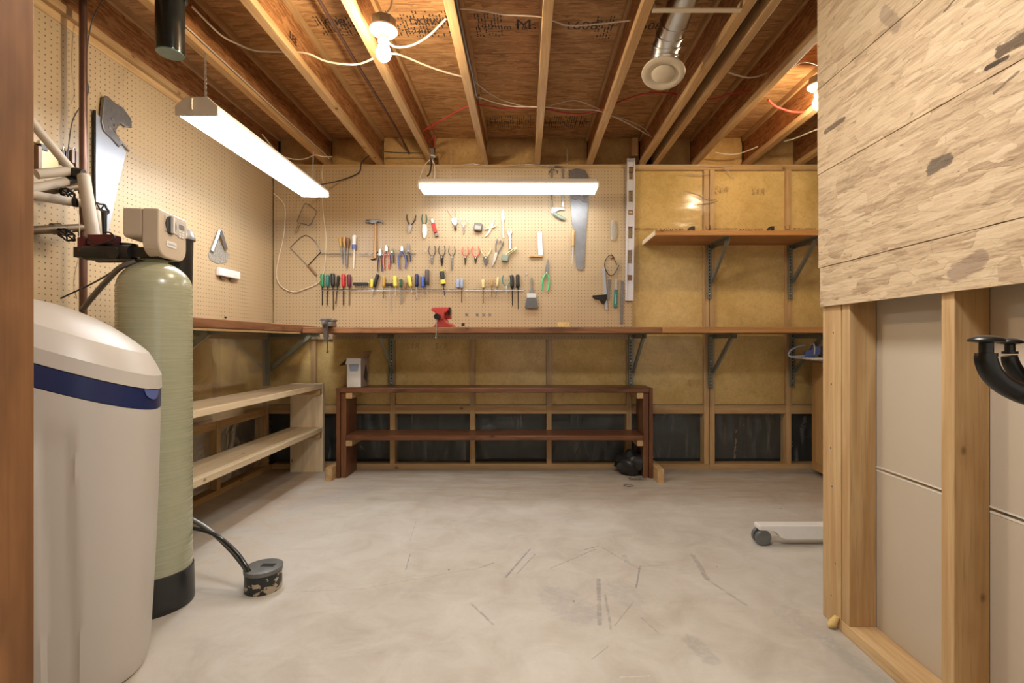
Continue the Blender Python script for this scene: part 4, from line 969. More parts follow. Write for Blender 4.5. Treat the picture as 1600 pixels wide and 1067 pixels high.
cable('thin cream cable crossing three bays near the top of the picture', [C(719, 14, 1.43), C(735, 14.5, 1.46), C(760, 18, 1.47), C(790, 23, 1.47), C(843, 26, 1.46), C(868, 34, 1.46), C(890, 40, 1.46), C(930, 38, 1.46), C(985, 32, 1.46)], .0035)
cable('upper pale cable sagging between two joists left of the centre joist', [C(740, 126, 1.40), C(765, 146, 1.45), C(795, 160, 1.45), C(838, 168, 1.44), C(870, 162, 1.45), C(900, 157, 1.45), C(937, 171, 1.44)], .0032, 'foam')
cable('lower white cable sagging between two joists across the centre', [C(746, 151, 1.40), C(770, 159, 1.43), C(800, 166, 1.43), C(850, 167, 1.42), C(890, 171, 1.43), C(932, 172.5, 1.43), C(962, 184, 1.43), C(985, 195, 1.45), C(1018, 214, 1.44)], .0032)
cable('thin pale cable sagging beside the second joist right of centre', [C(958, 181, 1.45), C(985, 190, 1.46), C(1005, 200, 1.46), C(1016, 212, 1.45)], .003, 'foam')
cable('red cable threading the joists across the middle of the ceiling', [C(660, 205, 1.44), C(668, 200, 1.44), C(700, 182, 1.46), C(735, 165, 1.46), C(770, 167, 1.46), C(785, 170, 1.45), C(838, 168.5, 1.45), C(880, 176, 1.45), C(915, 177.5, 1.45), C(960, 162, 1.46), C(1000, 148, 1.47), C(1030, 145, 1.47), C(1060, 148, 1.47), C(1110, 155, 1.46), C(1140, 147, 1.46), C(1176, 140, 1.47)], .0048, 'redcord')
cable('bright red cable hanging under the joists at the right', [C(1200, 156, 1.42), C(1212, 166, 1.41), C(1235, 174, 1.40), C(1258, 175, 1.40), C(1290, 170, 1.40)], .006, 'redcord')
cable('red tail looping down into the small conduit box', [C(680, 196, 1.47), C(670, 206, 1.46), C(664, 215, 1.45), C(668, 221, 1.44), C(676, 216, 1.43), C(680, 212, 1.42), C(679, 222, 1.41), C(679, 231, 1.40)], .0045, 'redcord')
cable('cream cable hanging in a bay right of the duct', [C(1138, 113, 1.42), C(1150, 117, 1.42), C(1168, 121, 1.43), C(1185, 119, 1.44), C(1206, 111, 1.46)], .0042)
cable('short cream cable near the rim at the right', [C(1118, 238, 1.42), C(1135, 241, 1.41), C(1155, 240, 1.41), C(1184, 229, 1.42)], .0042)
cable('cream cable rising right toward the strand board', [C(1225, 221, 1.40), C(1245, 215, 1.40), C(1262, 208, 1.40), C(1292, 196, 1.42)], .0046)
cable('thin cable near the right joist beside the strand board', [C(1240, 104, 1.40), C(1255, 97, 1.40), C(1270, 99, 1.41), C(1290, 108, 1.42)], .003, 'foam')
cable('grey metal-clad cable clipped along the joist left of centre', [(-.277, .6, EYE+1.378), (-.276, 2.0, EYE+1.376), (-.275, 2.35, EYE+1.378), (-.272, 2.50, EYE+1.385), (-.2725, 2.75, EYE+1.388), (-.262, 2.80, EYE+1.42)], .0055, 'capgrey')
cable('pale cable stapled along the joist above the left light', [(-1.497, .9, EYE+1.392), (-1.497, 1.9, EYE+1.394), (-1.496, 2.8, EYE+1.392), (-1.497, 3.3, EYE+1.40), (-1.494, 3.60, EYE+1.402), (-1.48, 3.68, EYE+1.385)], .0045, 'foam')
cable('pale cable hanging in a shallow curve behind the left light', [C(410, 210, 1.40), C(433, 238, 1.38), C(447, 246, 1.36), C(465, 249, 1.355), C(480, 247, 1.36), C(492, 242, 1.365), C(504, 244.5, 1.36), C(519, 245, 1.365)], .004, 'cord')
cable('black cable strung behind two joists to the conduit box', [C(592, 236, 1.42), C(620, 238.5, 1.42), C(645, 239, 1.42), C(664, 239.5, 1.42)], .004, 'blackcord')
cable('black cord drooping from the joist down to the left light', [C(577, 243, 1.38), C(565, 254, 1.36), (-1.265, 3.70, EYE+1.285), (-1.40, 3.67, EYE+1.215), (-1.42, 3.45, EYE+1.12), (-1.40, 3.22, EYE+1.03)], .0042, 'blackcord')
q = thing('conduit_box', 'small metal conduit box with cords above the crosswise light', 'junction box', loc=(-.688, 3.60, EYE+1.38))
MB().box((-.02, -.02, 0), (.02, .02, .045)).cyl((0, 0, -.03), (0, 0, 0), .013).build('box', M['dull'], q, bevel=.002)
MB().cyl((0, 0, -.012), (0, 0, -.004), .026).build('clamp_ring', M['white'], q)
cable('white lamp cord looping from the conduit box to the crosswise light', [(-.688, 3.6, EYE+1.35), (-.665, 3.595, EYE+1.29), (-.67, 3.59, EYE+1.20), (-.69, 3.56, EYE+1.16), (-.70, 3.48, EYE+1.145)], .004, 'white')
cable('black plug lead below the conduit box', [(-.692, 3.585, EYE+1.35), (-.688, 3.58, EYE+1.30), (-.698, 3.575, EYE+1.24), (-.705, 3.52, EYE+1.20)], .006, 'blackcord')
cable('cream cord triangle hanging left of the conduit box', [(-.70, 3.6, EYE+1.35), (-.745, 3.6, EYE+1.30), (-.775, 3.6, EYE+1.22), (-.79, 3.6, EYE+1.15), (-.76, 3.59, EYE+1.16), (-.735, 3.5, EYE+1.145)], .0035, 'cord')
YC = 3.715
cable('long cream cord hanging in a big loop beside the coping saws', [(-1.86, 3.60, EYE+1.10)]+[WB(x, y, YC) for x, y in ((444, 320), (445, 350), (442, 375), (435, 405), (432, 430), (439, 447), (457, 456), (475, 452), (498, 441), (507, 420), (509, 390), (509, 365), (505, 335), (504, 310), (507, 295), (503, 275), (505, 258))], .0036, 'cord')

# subfloor stamps
def stamp(s_, x, Y, size, rz=PI):
    text(s_, 'panel_stamp', M['ink'], size, (x, Y, ZS-.0006), (PI, 0, rz), ce)
for s_, x, Y, size in (('1608', .20, 2.50, .07), ('B', .36, 2.47, .05), ('PS2-92', .40, 2.47, .032), ('19.2mm T&G', -.25, 2.50, .045), ('M', -.05, 2.50, .09), ('DOWN', -.58, 2.46, .05), ('R-24/18', -.62, 2.53, .035),
                      ('1608', -1.05, 2.47, .06), ('R 24', -.32, 3.58, .05), ('SHEATHING', -.26, 3.58, .035), ('SHEATHING', -.02, 3.58, .035), ('OSB 1R24', .14, 3.58, .04), ('EXT', .36, 3.59, .05), ('1608', .55, 2.50, .06)):
    text(s_, 'panel_stamp', M['ink'], size*1.25, (x, Y, ZS-.0008), (PI, 0, 0), ce)
rows = MB(); rnd = random.Random(3)
for (x0, x1, y0, y1) in ((.36, .47, 2.40, 2.58), (-.68, -.35, 2.36, 2.56), (-.25, .06, 3.46, 3.66), (.13, .45, 3.46, 3.66), (-.31, -.26, 3.46, 3.66), (-1.05, -.80, 2.40, 2.55), (-.25, -.1, 2.38, 2.56)):
    n = int((x1-x0)/.016)
    for i in range(n):
        x = x0+i*.016; y = y0
        while y < y1:
            L = rnd.uniform(.006, .03)
            if rnd.random() < .7: rows.box((x, y, ZS-.0006), (x+.0062, min(y+L, y1), ZS-.0002))
            y += L+rnd.uniform(.004, .012)
rows.build('panel_stamp_lines', M['ink'], ce)['kind'] = 'stuff'
text('[O]5', 'web_stamp', M['ink'], .06, (1.696+.0164, 2.75, EYE+1.44), (PI/2, 0, -PI/2), ce)
text('LEE', 'web_stamp', M['ink'], .05, (-1.138+.0268, 2.3, EYE+1.44), (PI/2, 0, PI/2), ce)

# ================================================================== COAT HOOK ON THE RIGHT JAMB
q = thing('coat_hook', 'black iron double coat hook with round knobs on the right door jamb', 'hook', loc=(.512, .44, EYE-.07))
def lp(x, y, Y): return Vector(sl(x, y, Y))-Vector(q.location)
MB().box((-.006, -.035, -.05), (0, .035, .05)).build('back_plate', M['iron'], q, bevel=.002)
def prong(cx, Y, sc, pts, r):
    o = MB().tube([lp(x, y, Y) for x, y in pts]+[Vector((-.004, 0, .0))], r, 14, 8, rs=[r*.92, r, r*1.02, r*1.05, r*1.1, r*1.15, r*1.15]).build('prong', M['iron'], q, smooth=60)
    c = lp(cx, 531.5 if sc > .9 else 534.5, Y); m_ = MB()
    m_.lathe([(.0035*sc, -.0045), (.0045*sc, -.0025), (.0115*sc, -.0012), (.0122*sc, 0), (.0115*sc, .0012), (.007*sc, .0032), (.002*sc, .0042)], c, 28)
    m_.cyl(c-Vector((0, 0, .012*sc)), c, .0048*sc, n=14).cyl(c-Vector((0, 0, .0135*sc)), c-Vector((0, 0, .0105*sc)), .0072*sc, n=16)
    m_.build('knob', M['iron'], q, smooth=40)
prong(1541, .40, 1.0, [(1540, 552), (1541, 564), (1550, 584), (1567, 600), (1590, 612), (1620, 622)], .0076)
prong(1578, .47, .84, [(1577, 556), (1579, 565), (1585, 577), (1595, 590), (1608, 599), (1625, 606)], .0066)
# ================================================================== HAND TOOLS ON THE PEGBOARDS
KX = YF/F                       # metres per pixel on the pegboard face
def TP(x, y, off=.012): return WB(x, y, YF-off)
class Tool:
    def __init__(s, name, label, cat, x, y, tilt=0.0, group=None, off=.010):
        s.t = thing(name, label, cat, group, TP(x, y, off), (0, tilt, 0)); s.o = off
        s.k = KX
    def part(s, nm, mb, mat, smooth=40, bevel=0, lbl=None):
        o = mb.build(nm, M[mat], s.t, smooth=smooth, bevel=bevel)
        if lbl: o['label'] = lbl
        return o
def peg(tl, z=0.0, x=0.0):
    tl.part('peg', MB().tube([(x, tl.o, z+.004), (x, -.002, z+.002), (x, -.010, z-.001), (x, -.012, z+.008)], .0016, 6, 4), 'steel')
# wire tool racks
def rack(label, x0, x1, y, n):
    p = TP(x0, y, .0); q = thing('tool_rack', label, 'tool rack', loc=p); L = (x1-x0)*KX
    MB().cyl((0, -.006, 0), (L, -.006, 0), .0022, n=8).cyl((0, -.024, -.012), (L, -.024, -.012), .0022, n=8).build('rail', M['steel'], q, smooth=60)
    for i in range(n):
        x = L*(i+.5)/n
        MB().tube([(x, 0.0, .0), (x, -.010, .001), (x, -.028, -.012), (x+.005, -.028, -.014)], .0015, 6, 4).build('prong', M['steel'], q, smooth=60)
    return q
rack('upper left wire tool rack holding chisels and pliers', 503, 553, 396.5, 6)
rack('upper middle wire tool rack behind the coloured pliers', 560, 651, 396.5, 10)
rack('lower wire tool rack holding the row of screwdrivers at the left', 502, 722, 452, 26)
rack('lower wire tool rack holding the screwdrivers at the right', 726, 818, 452, 11)
RO = .020
def screwdriver(label, x, y0, y1, ytip, col, w=4.5, tilt=0, shank='dull', tipw=1.0, group=None, tcol=None):
    s = Tool('screwdriver', label, 'screwdriver', x, (y0+y1)/2, tilt, group, RO); h = (y1-y0)*KX/2; r = w*KX/2
    m_ = MB().lathe([(r*.45, h), (r*.85, h*.93), (r, h*.7), (r*.9, 0), (r, -h*.5), (r*.95, -h*.85), (r*.55, -h)], n=10)
    s.part('handle', m_, col)
    L = (ytip-y1)*KX; sr = min(.0035, r*.35)
    m_ = MB().cyl((0, 0, -h), (0, 0, -h-L*.92), sr, n=8).cyl((0, 0, -h-L*.92), (0, 0, -h-L), sr*1.25*tipw, r2=sr*.5, n=6)
    s.part('shank', m_, shank)
    if tcol: s.part('ferrule', MB().cyl((0, 0, -h), (0, 0, -h-.008), r*.6, n=10), tcol)
    return s
G = None
for lbl, x, y0, y1, yt, c, w_, tl, sh in (
    ('green-handled screwdriver, leftmost in the lower rack', 503.5, 428, 448, 477, 'green', 6, 0, 'iron'),
    ('dark teal-handled screwdriver, second from the left in the lower rack', 512, 429, 448, 477, 'teal', 6, .03, 'iron'),
    ('large black-handled screwdriver, third from the left in the lower rack', 520, 427, 448, 484, 'black', 7, -.02, 'iron'),
    ('slim black-handled screwdriver leaning just left of the red one', 528, 430, 448, 475, 'black', 4.5, .10, 'iron'),
    ('red-handled screwdriver among the black ones', 536.5, 428, 448, 477, 'red', 6, 0, 'iron'),
    ('dark maroon-handled screwdriver right of the red one', 545.5, 429, 448, 477, 'maroonh', 6.5, 0, 'iron'),
    ('yellow screwdriver stub left of the tilted black handle', 581, 436, 449, 462, 'yellow', 6, -.05, 'steel'),
    ('tilted black handle leaning over the yellow stub', 587.5, 428, 449, 460, 'black', 6, .28, 'steel'),
    ('slim amber-handled screwdriver beside the T-handle driver', 599.5, 432, 448, 466, 'amber', 5, 0, 'dull'),
    ('pale yellow screwdriver right of the T-handle driver', 617, 431, 448, 463, 'yellow', 6.5, -.06, 'steel'),
    ('small dark green screwdriver in the lower rack', 626.5, 436, 449, 476, 'darkgreen', 4.5, 0, 'dull'),
    ('small wooden scriber leaning left in the lower rack', 634, 441, 452, 470, 'brownh', 3.5, .25, 'steel'),
    ('bright yellow screwdriver leaning right above the rack', 640, 430, 448, 458, 'yellow', 6, -.20, 'steel'),
    ('dark blue screwdriver with a silver shank', 651, 428, 448, 468, 'navy', 6, 0, 'steel'),
    ('plain bright blue screwdriver handle', 660.5, 432, 449, 463, 'blue', 6.5, 0, 'steel'),
    ('clear grey screwdriver with a black collar', 667.5, 421, 442, 460, 'gripgrey', 7, 0, 'steel'),
    ('short pale blue screwdriver, left one of the close pair', 715, 436, 450, 455, 'greyblue', 6, 0, 'steel'),
    ('pale blue screwdriver with a long thin shank, right one of the close pair', 721.5, 435, 450, 473, 'greyblue', 5, 0, 'iron'),
    ('yellow screwdriver with a long shank, alone right of the pale blue pair', 755, 437, 450, 474, 'paleyel', 5.5, 0, 'dull'),
    ('small orange-handled awl in the right rack', 768, 434, 448, 464, 'woodh', 4, 0, 'dull'),
    ('slim amber awl leaning in the right rack', 777.5, 433, 448, 464, 'paleyel', 4, .12, 'dull'),
    ('long black screwdriver right of the teal pliers', 800, 429.5, 450, 478, 'black', 6, -.02, 'iron'),
    ('longest black screwdriver, last one at the right end of the rack', 809, 429, 450, 483, 'black', 6, -.02, 'iron')):
    s = screwdriver(lbl, x, y0, y1, yt, c, w_, tl, sh)
    if 'clear grey' in lbl: s.part('collar', MB().cyl((0, 0, -.05), (0, 0, -.066), .0165, n=14), 'black')
# black and yellow driver
s = screwdriver('large black and yellow driver with a blue tip', 691.5, 423, 446, 462, 'black', 7.5, -.12, 'navy', 1.4)
s.part('yellow_band', MB().cyl((0, 0, -.012), (0, 0, -.045), .0190, n=14), 'yellow'); s.part('end_cap', MB().cyl((0, 0, .050), (0, 0, .058), .014, n=14), 'yellow')
# T handle driver
s = Tool('t_handle_driver', 'black T-handle driver with a long silver shank', 'driver', 609, 444.5, 0, None, RO)
s.part('handle', MB().box((-.030, -.010, -.011), (.030, .010, .011)), 'black', bevel=.005); s.part('shank', MB().cyl((0, 0, -.011), (0, 0, -.215), .0028, n=8), 'steel')
# black bit tray
s = Tool('bit_tray', 'flat black bit holder hanging right of the maroon screwdriver', 'tool holder', 563.5, 444, 0, None, .016)
s.part('tray', MB().box((-.056, -.014, -.008), (.056, .014, .012)), 'black', bevel=.003)
for i in range(7): s.part('bit', MB().cyl((-.045+i*.015, 0, -.026), (-.045+i*.015, 0, -.008), .003, n=6), 'steel')
# chisels upper left
for lbl, x, y0, y1, yt, c, tl in (('amber-handled chisel, left of the three in the upper rack', 532, 371, 385, 414, 'amber', -.10), ('wood-handled chisel in the middle of the three', 538, 369, 386, 417, 'woodh', -.05), ('brown wooden-handled chisel with a dark blade, right of the three', 543.5, 372, 388, 420, 'brownh', .06)):
    s = Tool('chisel', lbl, 'chisel', x, (y0+y1)/2, tl, None, RO); h = (y1-y0)*KX/2
    s.part('handle', MB().lathe([(.006, h), (.0125, h*.9), (.0135, h*.2), (.009, -h*.6), (.0085, -h)], n=12), c)
    L = (yt-y1)*KX; s.part('blade', MB().prism([(-.006, -h), (.006, -h), (.0055, -h-L*.9), (-.002, -h-L)], -.002, .002), 'dull')
s = screwdriver('white screwdriver with a blue collar in the upper rack', 553.5, 367, 390, 420, 'white', 6.5, .02, 'white', 1)
s.part('blue_collar', MB().cyl((0, 0, -.018), (0, 0, -.052), .0165, n=12), 'bluegrip')
# claw hammer
s = Tool('claw_hammer', 'claw hammer with a wooden handle hung at the upper left', 'hammer', 586, 347, 0, None, .018)
s.part('handle', MB().tube([(0, 0, .012), (.001, 0, -.06), (-.001, 0, -.16), (-.002, 0, -.275)], .011, 12, 5, rs=[.009, .0105, .013, .0145], flat=.8), 'woodh')
s.part('head', MB().cyl((-.034, 0, .004), (-.070, 0, .004), .013, r2=.014, n=14).box((-.036, -.011, -.012), (.014, .011, .018)).cyl((-.052, 0, .004), (-.03, 0, .004), .0095, n=12), 'dull', bevel=.003)
s.part('claw', MB().prism([(.0, .018), (.03, .020), (.056, .006), (.068, -.018), (.048, -.002), (.024, .002), (.0, -.006)], -.010, -.002).prism([(.0, .018), (.03, .020), (.056, .006), (.068, -.018), (.048, -.002), (.024, .002), (.0, -.006)], .002, .010), 'dull', bevel=.001)
peg(s, -.012, -.02)
# small L key beside hammer
s = Tool('hex_key', 'small bent steel key hanging beside the hammer handle', 'hex key', 585, 401, 0, None, .008)
s.part('key', MB().tube([(-.028, 0, -.022), (-.004, 0, -.022), (.002, 0, -.018), (.015, 0, .02), (.032, 0, .036)], .0035, 8, 4), 'iron')
def pliers(label, x, y, hl, jl, spread, col, jaw='dull', up=True, tilt=0, w=2.0, jw=.011, cat='pliers', name='pliers', off=.012, curve=1.0):
    """hinged tool: handles of length hl (px) up (or down), jaws jl (px) the other way, handles' tips spread px apart"""
    s = Tool(name, label, cat, x, y, tilt, None, off); k = KX; sg = 1 if up else -1
    for e in (-1, 1):
        H = hl*k; sp = spread*k/2; r = w*k/2
        pts = [(e*.003, e*.001, 0), (e*sp*.85*curve, e*.001, sg*H*.30), (e*sp*1.05, e*.001, sg*H*.62), (e*sp*(.80 if curve >= 1 else 1.15), e*.001, sg*H)]
        s.part('handle', MB().tube(pts, r, 8, 5, rs=[r*.8, r, r*1.05, r*.9], flat=.8), col)
        J = jl*k
        s.part('jaw', MB().prism([(e*.0008, sg*.010), (e*jw, sg*.002), (e*jw*.95, -sg*J*.45), (e*jw*.30, -sg*J), (e*.0006, -sg*J)], -.004+e*.0006, .004+e*.0006), jaw, bevel=.001)
    s.part('rivet', MB().cyl((0, -.007, -sg*.004), (0, .006, -sg*.004), .005, n=12), 'steel')
    return s
pliers('dark slip-joint pliers, leftmost in the top row', 641, 352, 16, 13, 12, 'iron', 'steel', w=2.2, curve=.8, tilt=.12)
s = pliers('wire stripper with a white body and thin black handles', 663, 352, 17, 8, 7, 'darkgreen', 'white', w=2, curve=1)
s.part('body', MB().prism([(-.014, .008), (.014, .008), (.021, -.03), (.018, -.075), (.006, -.102), (-.006, -.098), (-.016, -.05)], -.006, .002), 'white', bevel=.002)
s = Tool('utility_knife', 'red utility knife hanging tilted in the top row', 'knife', 678.5, 355, -.30, None, .010)
s.part('grip', MB().box((-.014, -.007, -.045), (.014, .007, .030)), 'red', bevel=.004); s.part('nose', MB().box((-.012, -.006, .031), (.012, .006, .072)), 'steel', bevel=.003); s.part('tail', MB().box((-.013, -.0065, -.075), (.013, .0065, -.046)), 'dull', bevel=.004)
s = Tool('marking_gauge', 'pale blue marking tool with two thin pink legs in the top row', 'gauge', 709.5, 347, -.10, None, .012)
s.part('body', MB().prism([(-.020, .030), (.022, .030), (.026, -.010), (.006, -.035), (-.016, -.005)], -.010, .006), 'paleblue', bevel=.003)
for e, x in ((-1, -.045), (1, .016)): s.part('leg', MB().cyl((e*.010, 0, .028), (x, 0, .100), .0022, n=8), 'salmon')
s.part('tip', MB().box((-.004, -.008, -.062), (.014, .006, -.034)), 'iron', bevel=.003)
pliers('small bright spring pliers in the top row', 724.5, 353, 12, 14, 9, 'steel', 'dull', w=1.3, jw=.007)
s = Tool('tape_measure', 'square grey tape measure hung left of the white clamp', 'tape measure', 747, 355.5, .12, None, .020)
s.part('case', MB().box((-.031, -.018, -.030), (.031, .018, .032)), 'mallow', bevel=.007); s.part('label_patch', MB().box((-.024, -.0192, -.016), (.024, -.0180, .010)), 'dull')
s = Tool('spring_clamp', 'white metal pincers lying slantwise in the top row', 'clamp', 766, 354, 0, None, .012)
s.part('upper_arm', MB().prism([(-.045, -.016), (-.006, -.005), (.018, .002), (.050, .013), (.052, .008), (.02, -.012), (-.004, -.018), (-.042, -.022)], -.006, .0), 'paleyel', bevel=.002)
s.part('lower_arm', MB().prism([(.026, .052), (.032, .050), (.020, .008), (.006, -.030), (-.024, -.070), (-.038, -.078), (-.042, -.070), (-.026, -.058), (-.008, -.022), (.004, .012)], -.001, .005), 'white', bevel=.002)
s = Tool('spatula', 'slim white-handled scraper hanging above the locking pliers', 'scraper', 786, 338, 0, None, .010)
s.part('handle', MB().prism([(-.008, -.040), (.008, -.040), (.013, -.020), (.011, .030), (0, .052), (-.010, .030), (-.012, -.020)], -.006, .006), 'white', bevel=.003)
s.part('blade', MB().prism([(-.005, -.040), (.005, -.040), (.007, -.14), (.012, -.165), (-.004, -.165)], -.0015, .0015), 'steel')
s = Tool('wrench', 'bright open-end wrench in the upper right of the tool rows', 'wrench', 796.5, 372, -.05, None, .008)
s.part('body', MB().prism([(-.009, -.085), (.009, -.085), (.008, .020), (.017, .034), (.019, .055), (.008, .062), (.006, .046), (-.006, .046), (-.008, .062), (-.018, .055), (-.016, .034), (-.008, .020)], -.004, .004), 'steel', bevel=.001)
s = Tool('small_brush_hammer', 'yellow-handled mallet with a square olive head', 'mallet', 796, 396, 0, None, .020)
s.part('head', MB().box((-.026, -.018, -.030), (.026, .018, .022), Matrix.Translation((-.034, 0, -.030)) @ Matrix.Rotation(.1, 4, 'Y')), 'sage', bevel=.005)
s.part('handle', MB().box((-.058, -.007, -.008), (.062, .007, .010), Matrix.Translation((.006, 0, .006)) @ Matrix.Rotation(-.62, 4, 'Y')), 'paleyel', bevel=.004)
s.part('slot', MB().box((-.045, -.0085, -.0025), (.035, -.0068, .0025), Matrix.Translation((.006, 0, .008)) @ Matrix.Rotation(-.62, 4, 'Y')), 'iron')
# middle row pliers
pliers('steel blue pliers, leftmost in the upper wire rack', 594, 398, 26, 9, 6, 'navy', 'steel', up=False, w=2, curve=.9, tilt=.03, off=.016)
pliers('orange-red handled pliers in the upper wire rack', 603.5, 392, 28, 9, 9, 'salmon', 'steel', up=False, w=3.2, off=.016, curve=1)
pliers('small green and blue pliers in the upper wire rack', 612.5, 395, 16, 7, 5, 'navy', 'sage', up=False, w=2.2, off=.016)
pliers('large blue-handled pliers in the upper wire rack', 628, 392, 28, 8, 11, 'bluegrip', 'steel', up=False, w=3.2, off=.016, tilt=-.03)
pliers('thin blue pliers at the right end of the upper wire rack', 638, 393, 16, 13, 5, 'navy', 'dull', up=False, w=2, off=.016, tilt=-.08)
pliers('dark-handled combination pliers, first of the three dark pliers', 675, 401, 17, 12, 10, 'gripgrey', 'dull', w=1.9)
pliers('round black-handled nippers, middle of the three dark pliers', 690.5, 401, 17, 15, 9.5, 'gripgrey', 'iron', w=1.9)
pliers('long-nose black-handled pliers, right of the three dark pliers', 706, 401, 16, 22, 9.5, 'gripgrey', 'dull', w=1.7, jw=.009)
pliers('red-handled pliers with a thin nose, left one of the red pair', 727, 401, 15, 13, 9, 'salmon', 'iron', w=2.2, jw=.008)
pliers('red-handled pliers with a blunt nose, right one of the red pair', 743, 402, 17, 10, 11, 'salmon', 'iron', w=2.5, jw=.009)
pliers('yellow-handled grey snips right of the red pliers', 759, 402, 14, 12, 13, 'paleyel', 'mallow', w=2, jw=.020, curve=.7)
s = pliers('silver locking pliers hanging tilted right of the yellow snips', 775.5, 396, 22, 22, 9, 'dull', 'steel', w=2.2, jw=.010, tilt=.30, curve=.8)
s.part('screw_knob', MB().cyl((.002, 0, .088), (.002, 0, .105), .006, n=10), 'dull')
pliers('teal-handled pliers standing in the right rack', 791.5, 448, 18, 12, 12, 'teal', 'steel', w=1.8, off=.018, jw=.006)
# try square
s = Tool('try_square', 'try square with a steel blade and a low wooden stock', 'square', 843, 380, 0, None, .010)
s.part('blade', MB().prism([(-.018, .088), (.018, .088), (.024, -.098), (-.008, -.098)], -.0015, .0015), 'steel')
s.part('stock', MB().box((-.078, -.009, -.106), (.026, .009, -.090)), 'woodh', bevel=.002)
# tin snips
s = pliers('tin snips with mint green handles', 854, 427, 27, 22, 10.5, 'mint', 'dull', up=False, w=3, jw=.012, curve=1, name='tin_snips', cat='snips', tilt=.10)
# paint brush
s = Tool('paint_brush', 'wide grey paint brush hanging bristles down', 'brush', 830.5, 458, 0, None, .014)
s.part('handle', MB().prism([(-.005, .12), (.005, .12), (.008, .09), (.0055, .05), (.010, .02), (.034, -.004), (-.034, -.004), (-.010, .02), (-.0055, .05), (-.008, .09)], -.006, .006), 'dull', bevel=.003)
s.part('ferrule', MB().box((-.036, -.009, -.036), (.036, .009, -.004)), 'steel', bevel=.002)
s.part('bristles', MB().prism([(-.036, -.036), (.036, -.036), (.047, -.10), (.050, -.118), (.02, -.114), (-.01, -.118), (-.052, -.112), (-.048, -.09)], -.009, .009), 'bristle', bevel=.002)
peg(s, .112)
# hacksaw behind the light
s = Tool('hacksaw', 'hacksaw with a sage green grip, half hidden by the crosswise light', 'saw', 873, 310, 0, None, .012)
k = KX
s.part('frame', MB().tube([(-.050, 0, -.075), (-.055, 0, .04), (-.052, 0, .20), (-.045, 0, .235), (-.02, 0, .245), (.03, 0, .24)], .006, 8, 4), 'dull')
s.part('blade', MB().box((.026, -.001, -.062), (.037, .001, .235)), 'steel', smooth=None)
s.part('bracket', MB().prism([(-.055, -.070), (.040, -.072), (.042, -.092), (.012, -.088), (-.018, -.10), (-.044, -.13), (-.056, -.11)], -.005, .005), 'steel', bevel=.002)
s.part('grip', MB().tube([(-.044, 0, -.108), (-.020, 0, -.128), (.020, 0, -.150), (.052, 0, -.162)], .014, 12, 4, rs=[.011, .016, .016, .012]), 'sage')
peg(s, .238, -.04)
# hand saw on back wall
s = Tool('hand_saw', 'large grey hand saw hanging beside the hacksaw', 'saw', 905, 340, 0, None, .008)
s.part('blade', MB().prism([(-.075, .20), (.070, .20), (.072, .10), (.060, .0), (.036, -.385), (.030, -.400), (-.010, -.398), (-.022, -.37)], -.001, .001), 'sawsteel', smooth=None)
s.part('handle', MB().prism([(-.078, .36), (-.02, .375), (.045, .36), (.072, .30), (.075, .19), (.050, .135), (.062, .115), (.030, .118), (.0, .145), (-.030, .135), (-.060, .150), (-.078, .19)], -.008, .006), 'dull', bevel=.003)
for zz, xx in ((.18, -.04), (.17, .02), (.21, .05)): s.part('screw', MB().cyl((xx, -.010, zz), (xx, -.006, zz), .006, n=12), 'steel')
s = Tool('keyhole_saw', 'small saw with a turned pale wooden handle in front of the hand saw', 'saw', 895.5, 372, 0, None, .022)
s.part('handle', MB().lathe([(.008, .064), (.013, .058), (.0125, .0), (.010, -.03), (.013, -.045), (.011, -.062)], n=14), 'woodh')
s.part('blade', MB().prism([(-.006, -.062), (.006, -.062), (-.006, -.19), (-.012, -.20)], -.001, .001), 'steel')
# right cluster
s = Tool('plastic_bag', 'small empty clear plastic bag pinned near the level', 'plastic bag', 960, 360, 0, None, .008)
bm_ = MB(); g = []
for i in range(9):
    g.append([bm_.bm.verts.new((-.028+.056*i/8*(1-.3*abs(j-6)/6), -.004*noise.noise(Vector((i, j, 0)))-.006*math.sin(PI*i/8), -.075+.15*j/12)) for j in range(13)])
for i in range(8):
    for j in range(12): bm_.bm.faces.new((g[i][j], g[i+1][j], g[i+1][j+1], g[i][j+1]))
s.part('bag', bm_, 'bag')
s = Tool('caliper', 'thin black wire caliper hanging above the combination square', 'caliper', 955, 414, 0, None, .008)
s.part('outer_leg', MB().tube([(.002, 0, .078), (-.022, 0, .068), (-.045, 0, .030), (-.050, 0, -.010), (-.035, 0, -.052), (-.010, 0, -.078), (.015, 0, -.075), (.038, 0, -.045), (.060, 0, -.002)], .0028, 8, 4), 'iron')
s.part('inner_leg', MB().tube([(.002, 0, .078), (.018, 0, .060), (.034, 0, .022), (.042, 0, .002)], .0028, 8, 4), 'iron')
s.part('brass_washer', MB().sph((.005, -.003, .055), .012, 12, (1, .5, 1)), 'brass')
s = Tool('combination_square', 'combination square with a black head and bright blade', 'square', 945, 450, -.065, None, .010)
s.part('blade', MB().box((-.010, -.0015, -.165), (.012, .0015, .150)), 'sawpale', smooth=None)
s.part('head', MB().prism([(-.098, -.050), (.012, -.050), (.010, -.085), (-.010, -.118), (-.034, -.115), (-.045, -.085), (-.085, -.078), (-.098, -.066)], -.009, .006), 'iron', bevel=.003)
s = Tool('steel_rule', 'short narrow steel rule between the square and the angle gauge', 'ruler', 951.5, 451, .04, None, .006)
s.part('strip', MB().box((-.009, -.0015, -.085), (.009, .0015, .070)), 'dull', smooth=None)
s = Tool('sliding_angle_gauge', 'dark green sliding angle gauge with a brass nut beside the level', 'angle gauge', 962, 457, .03, None, .010)
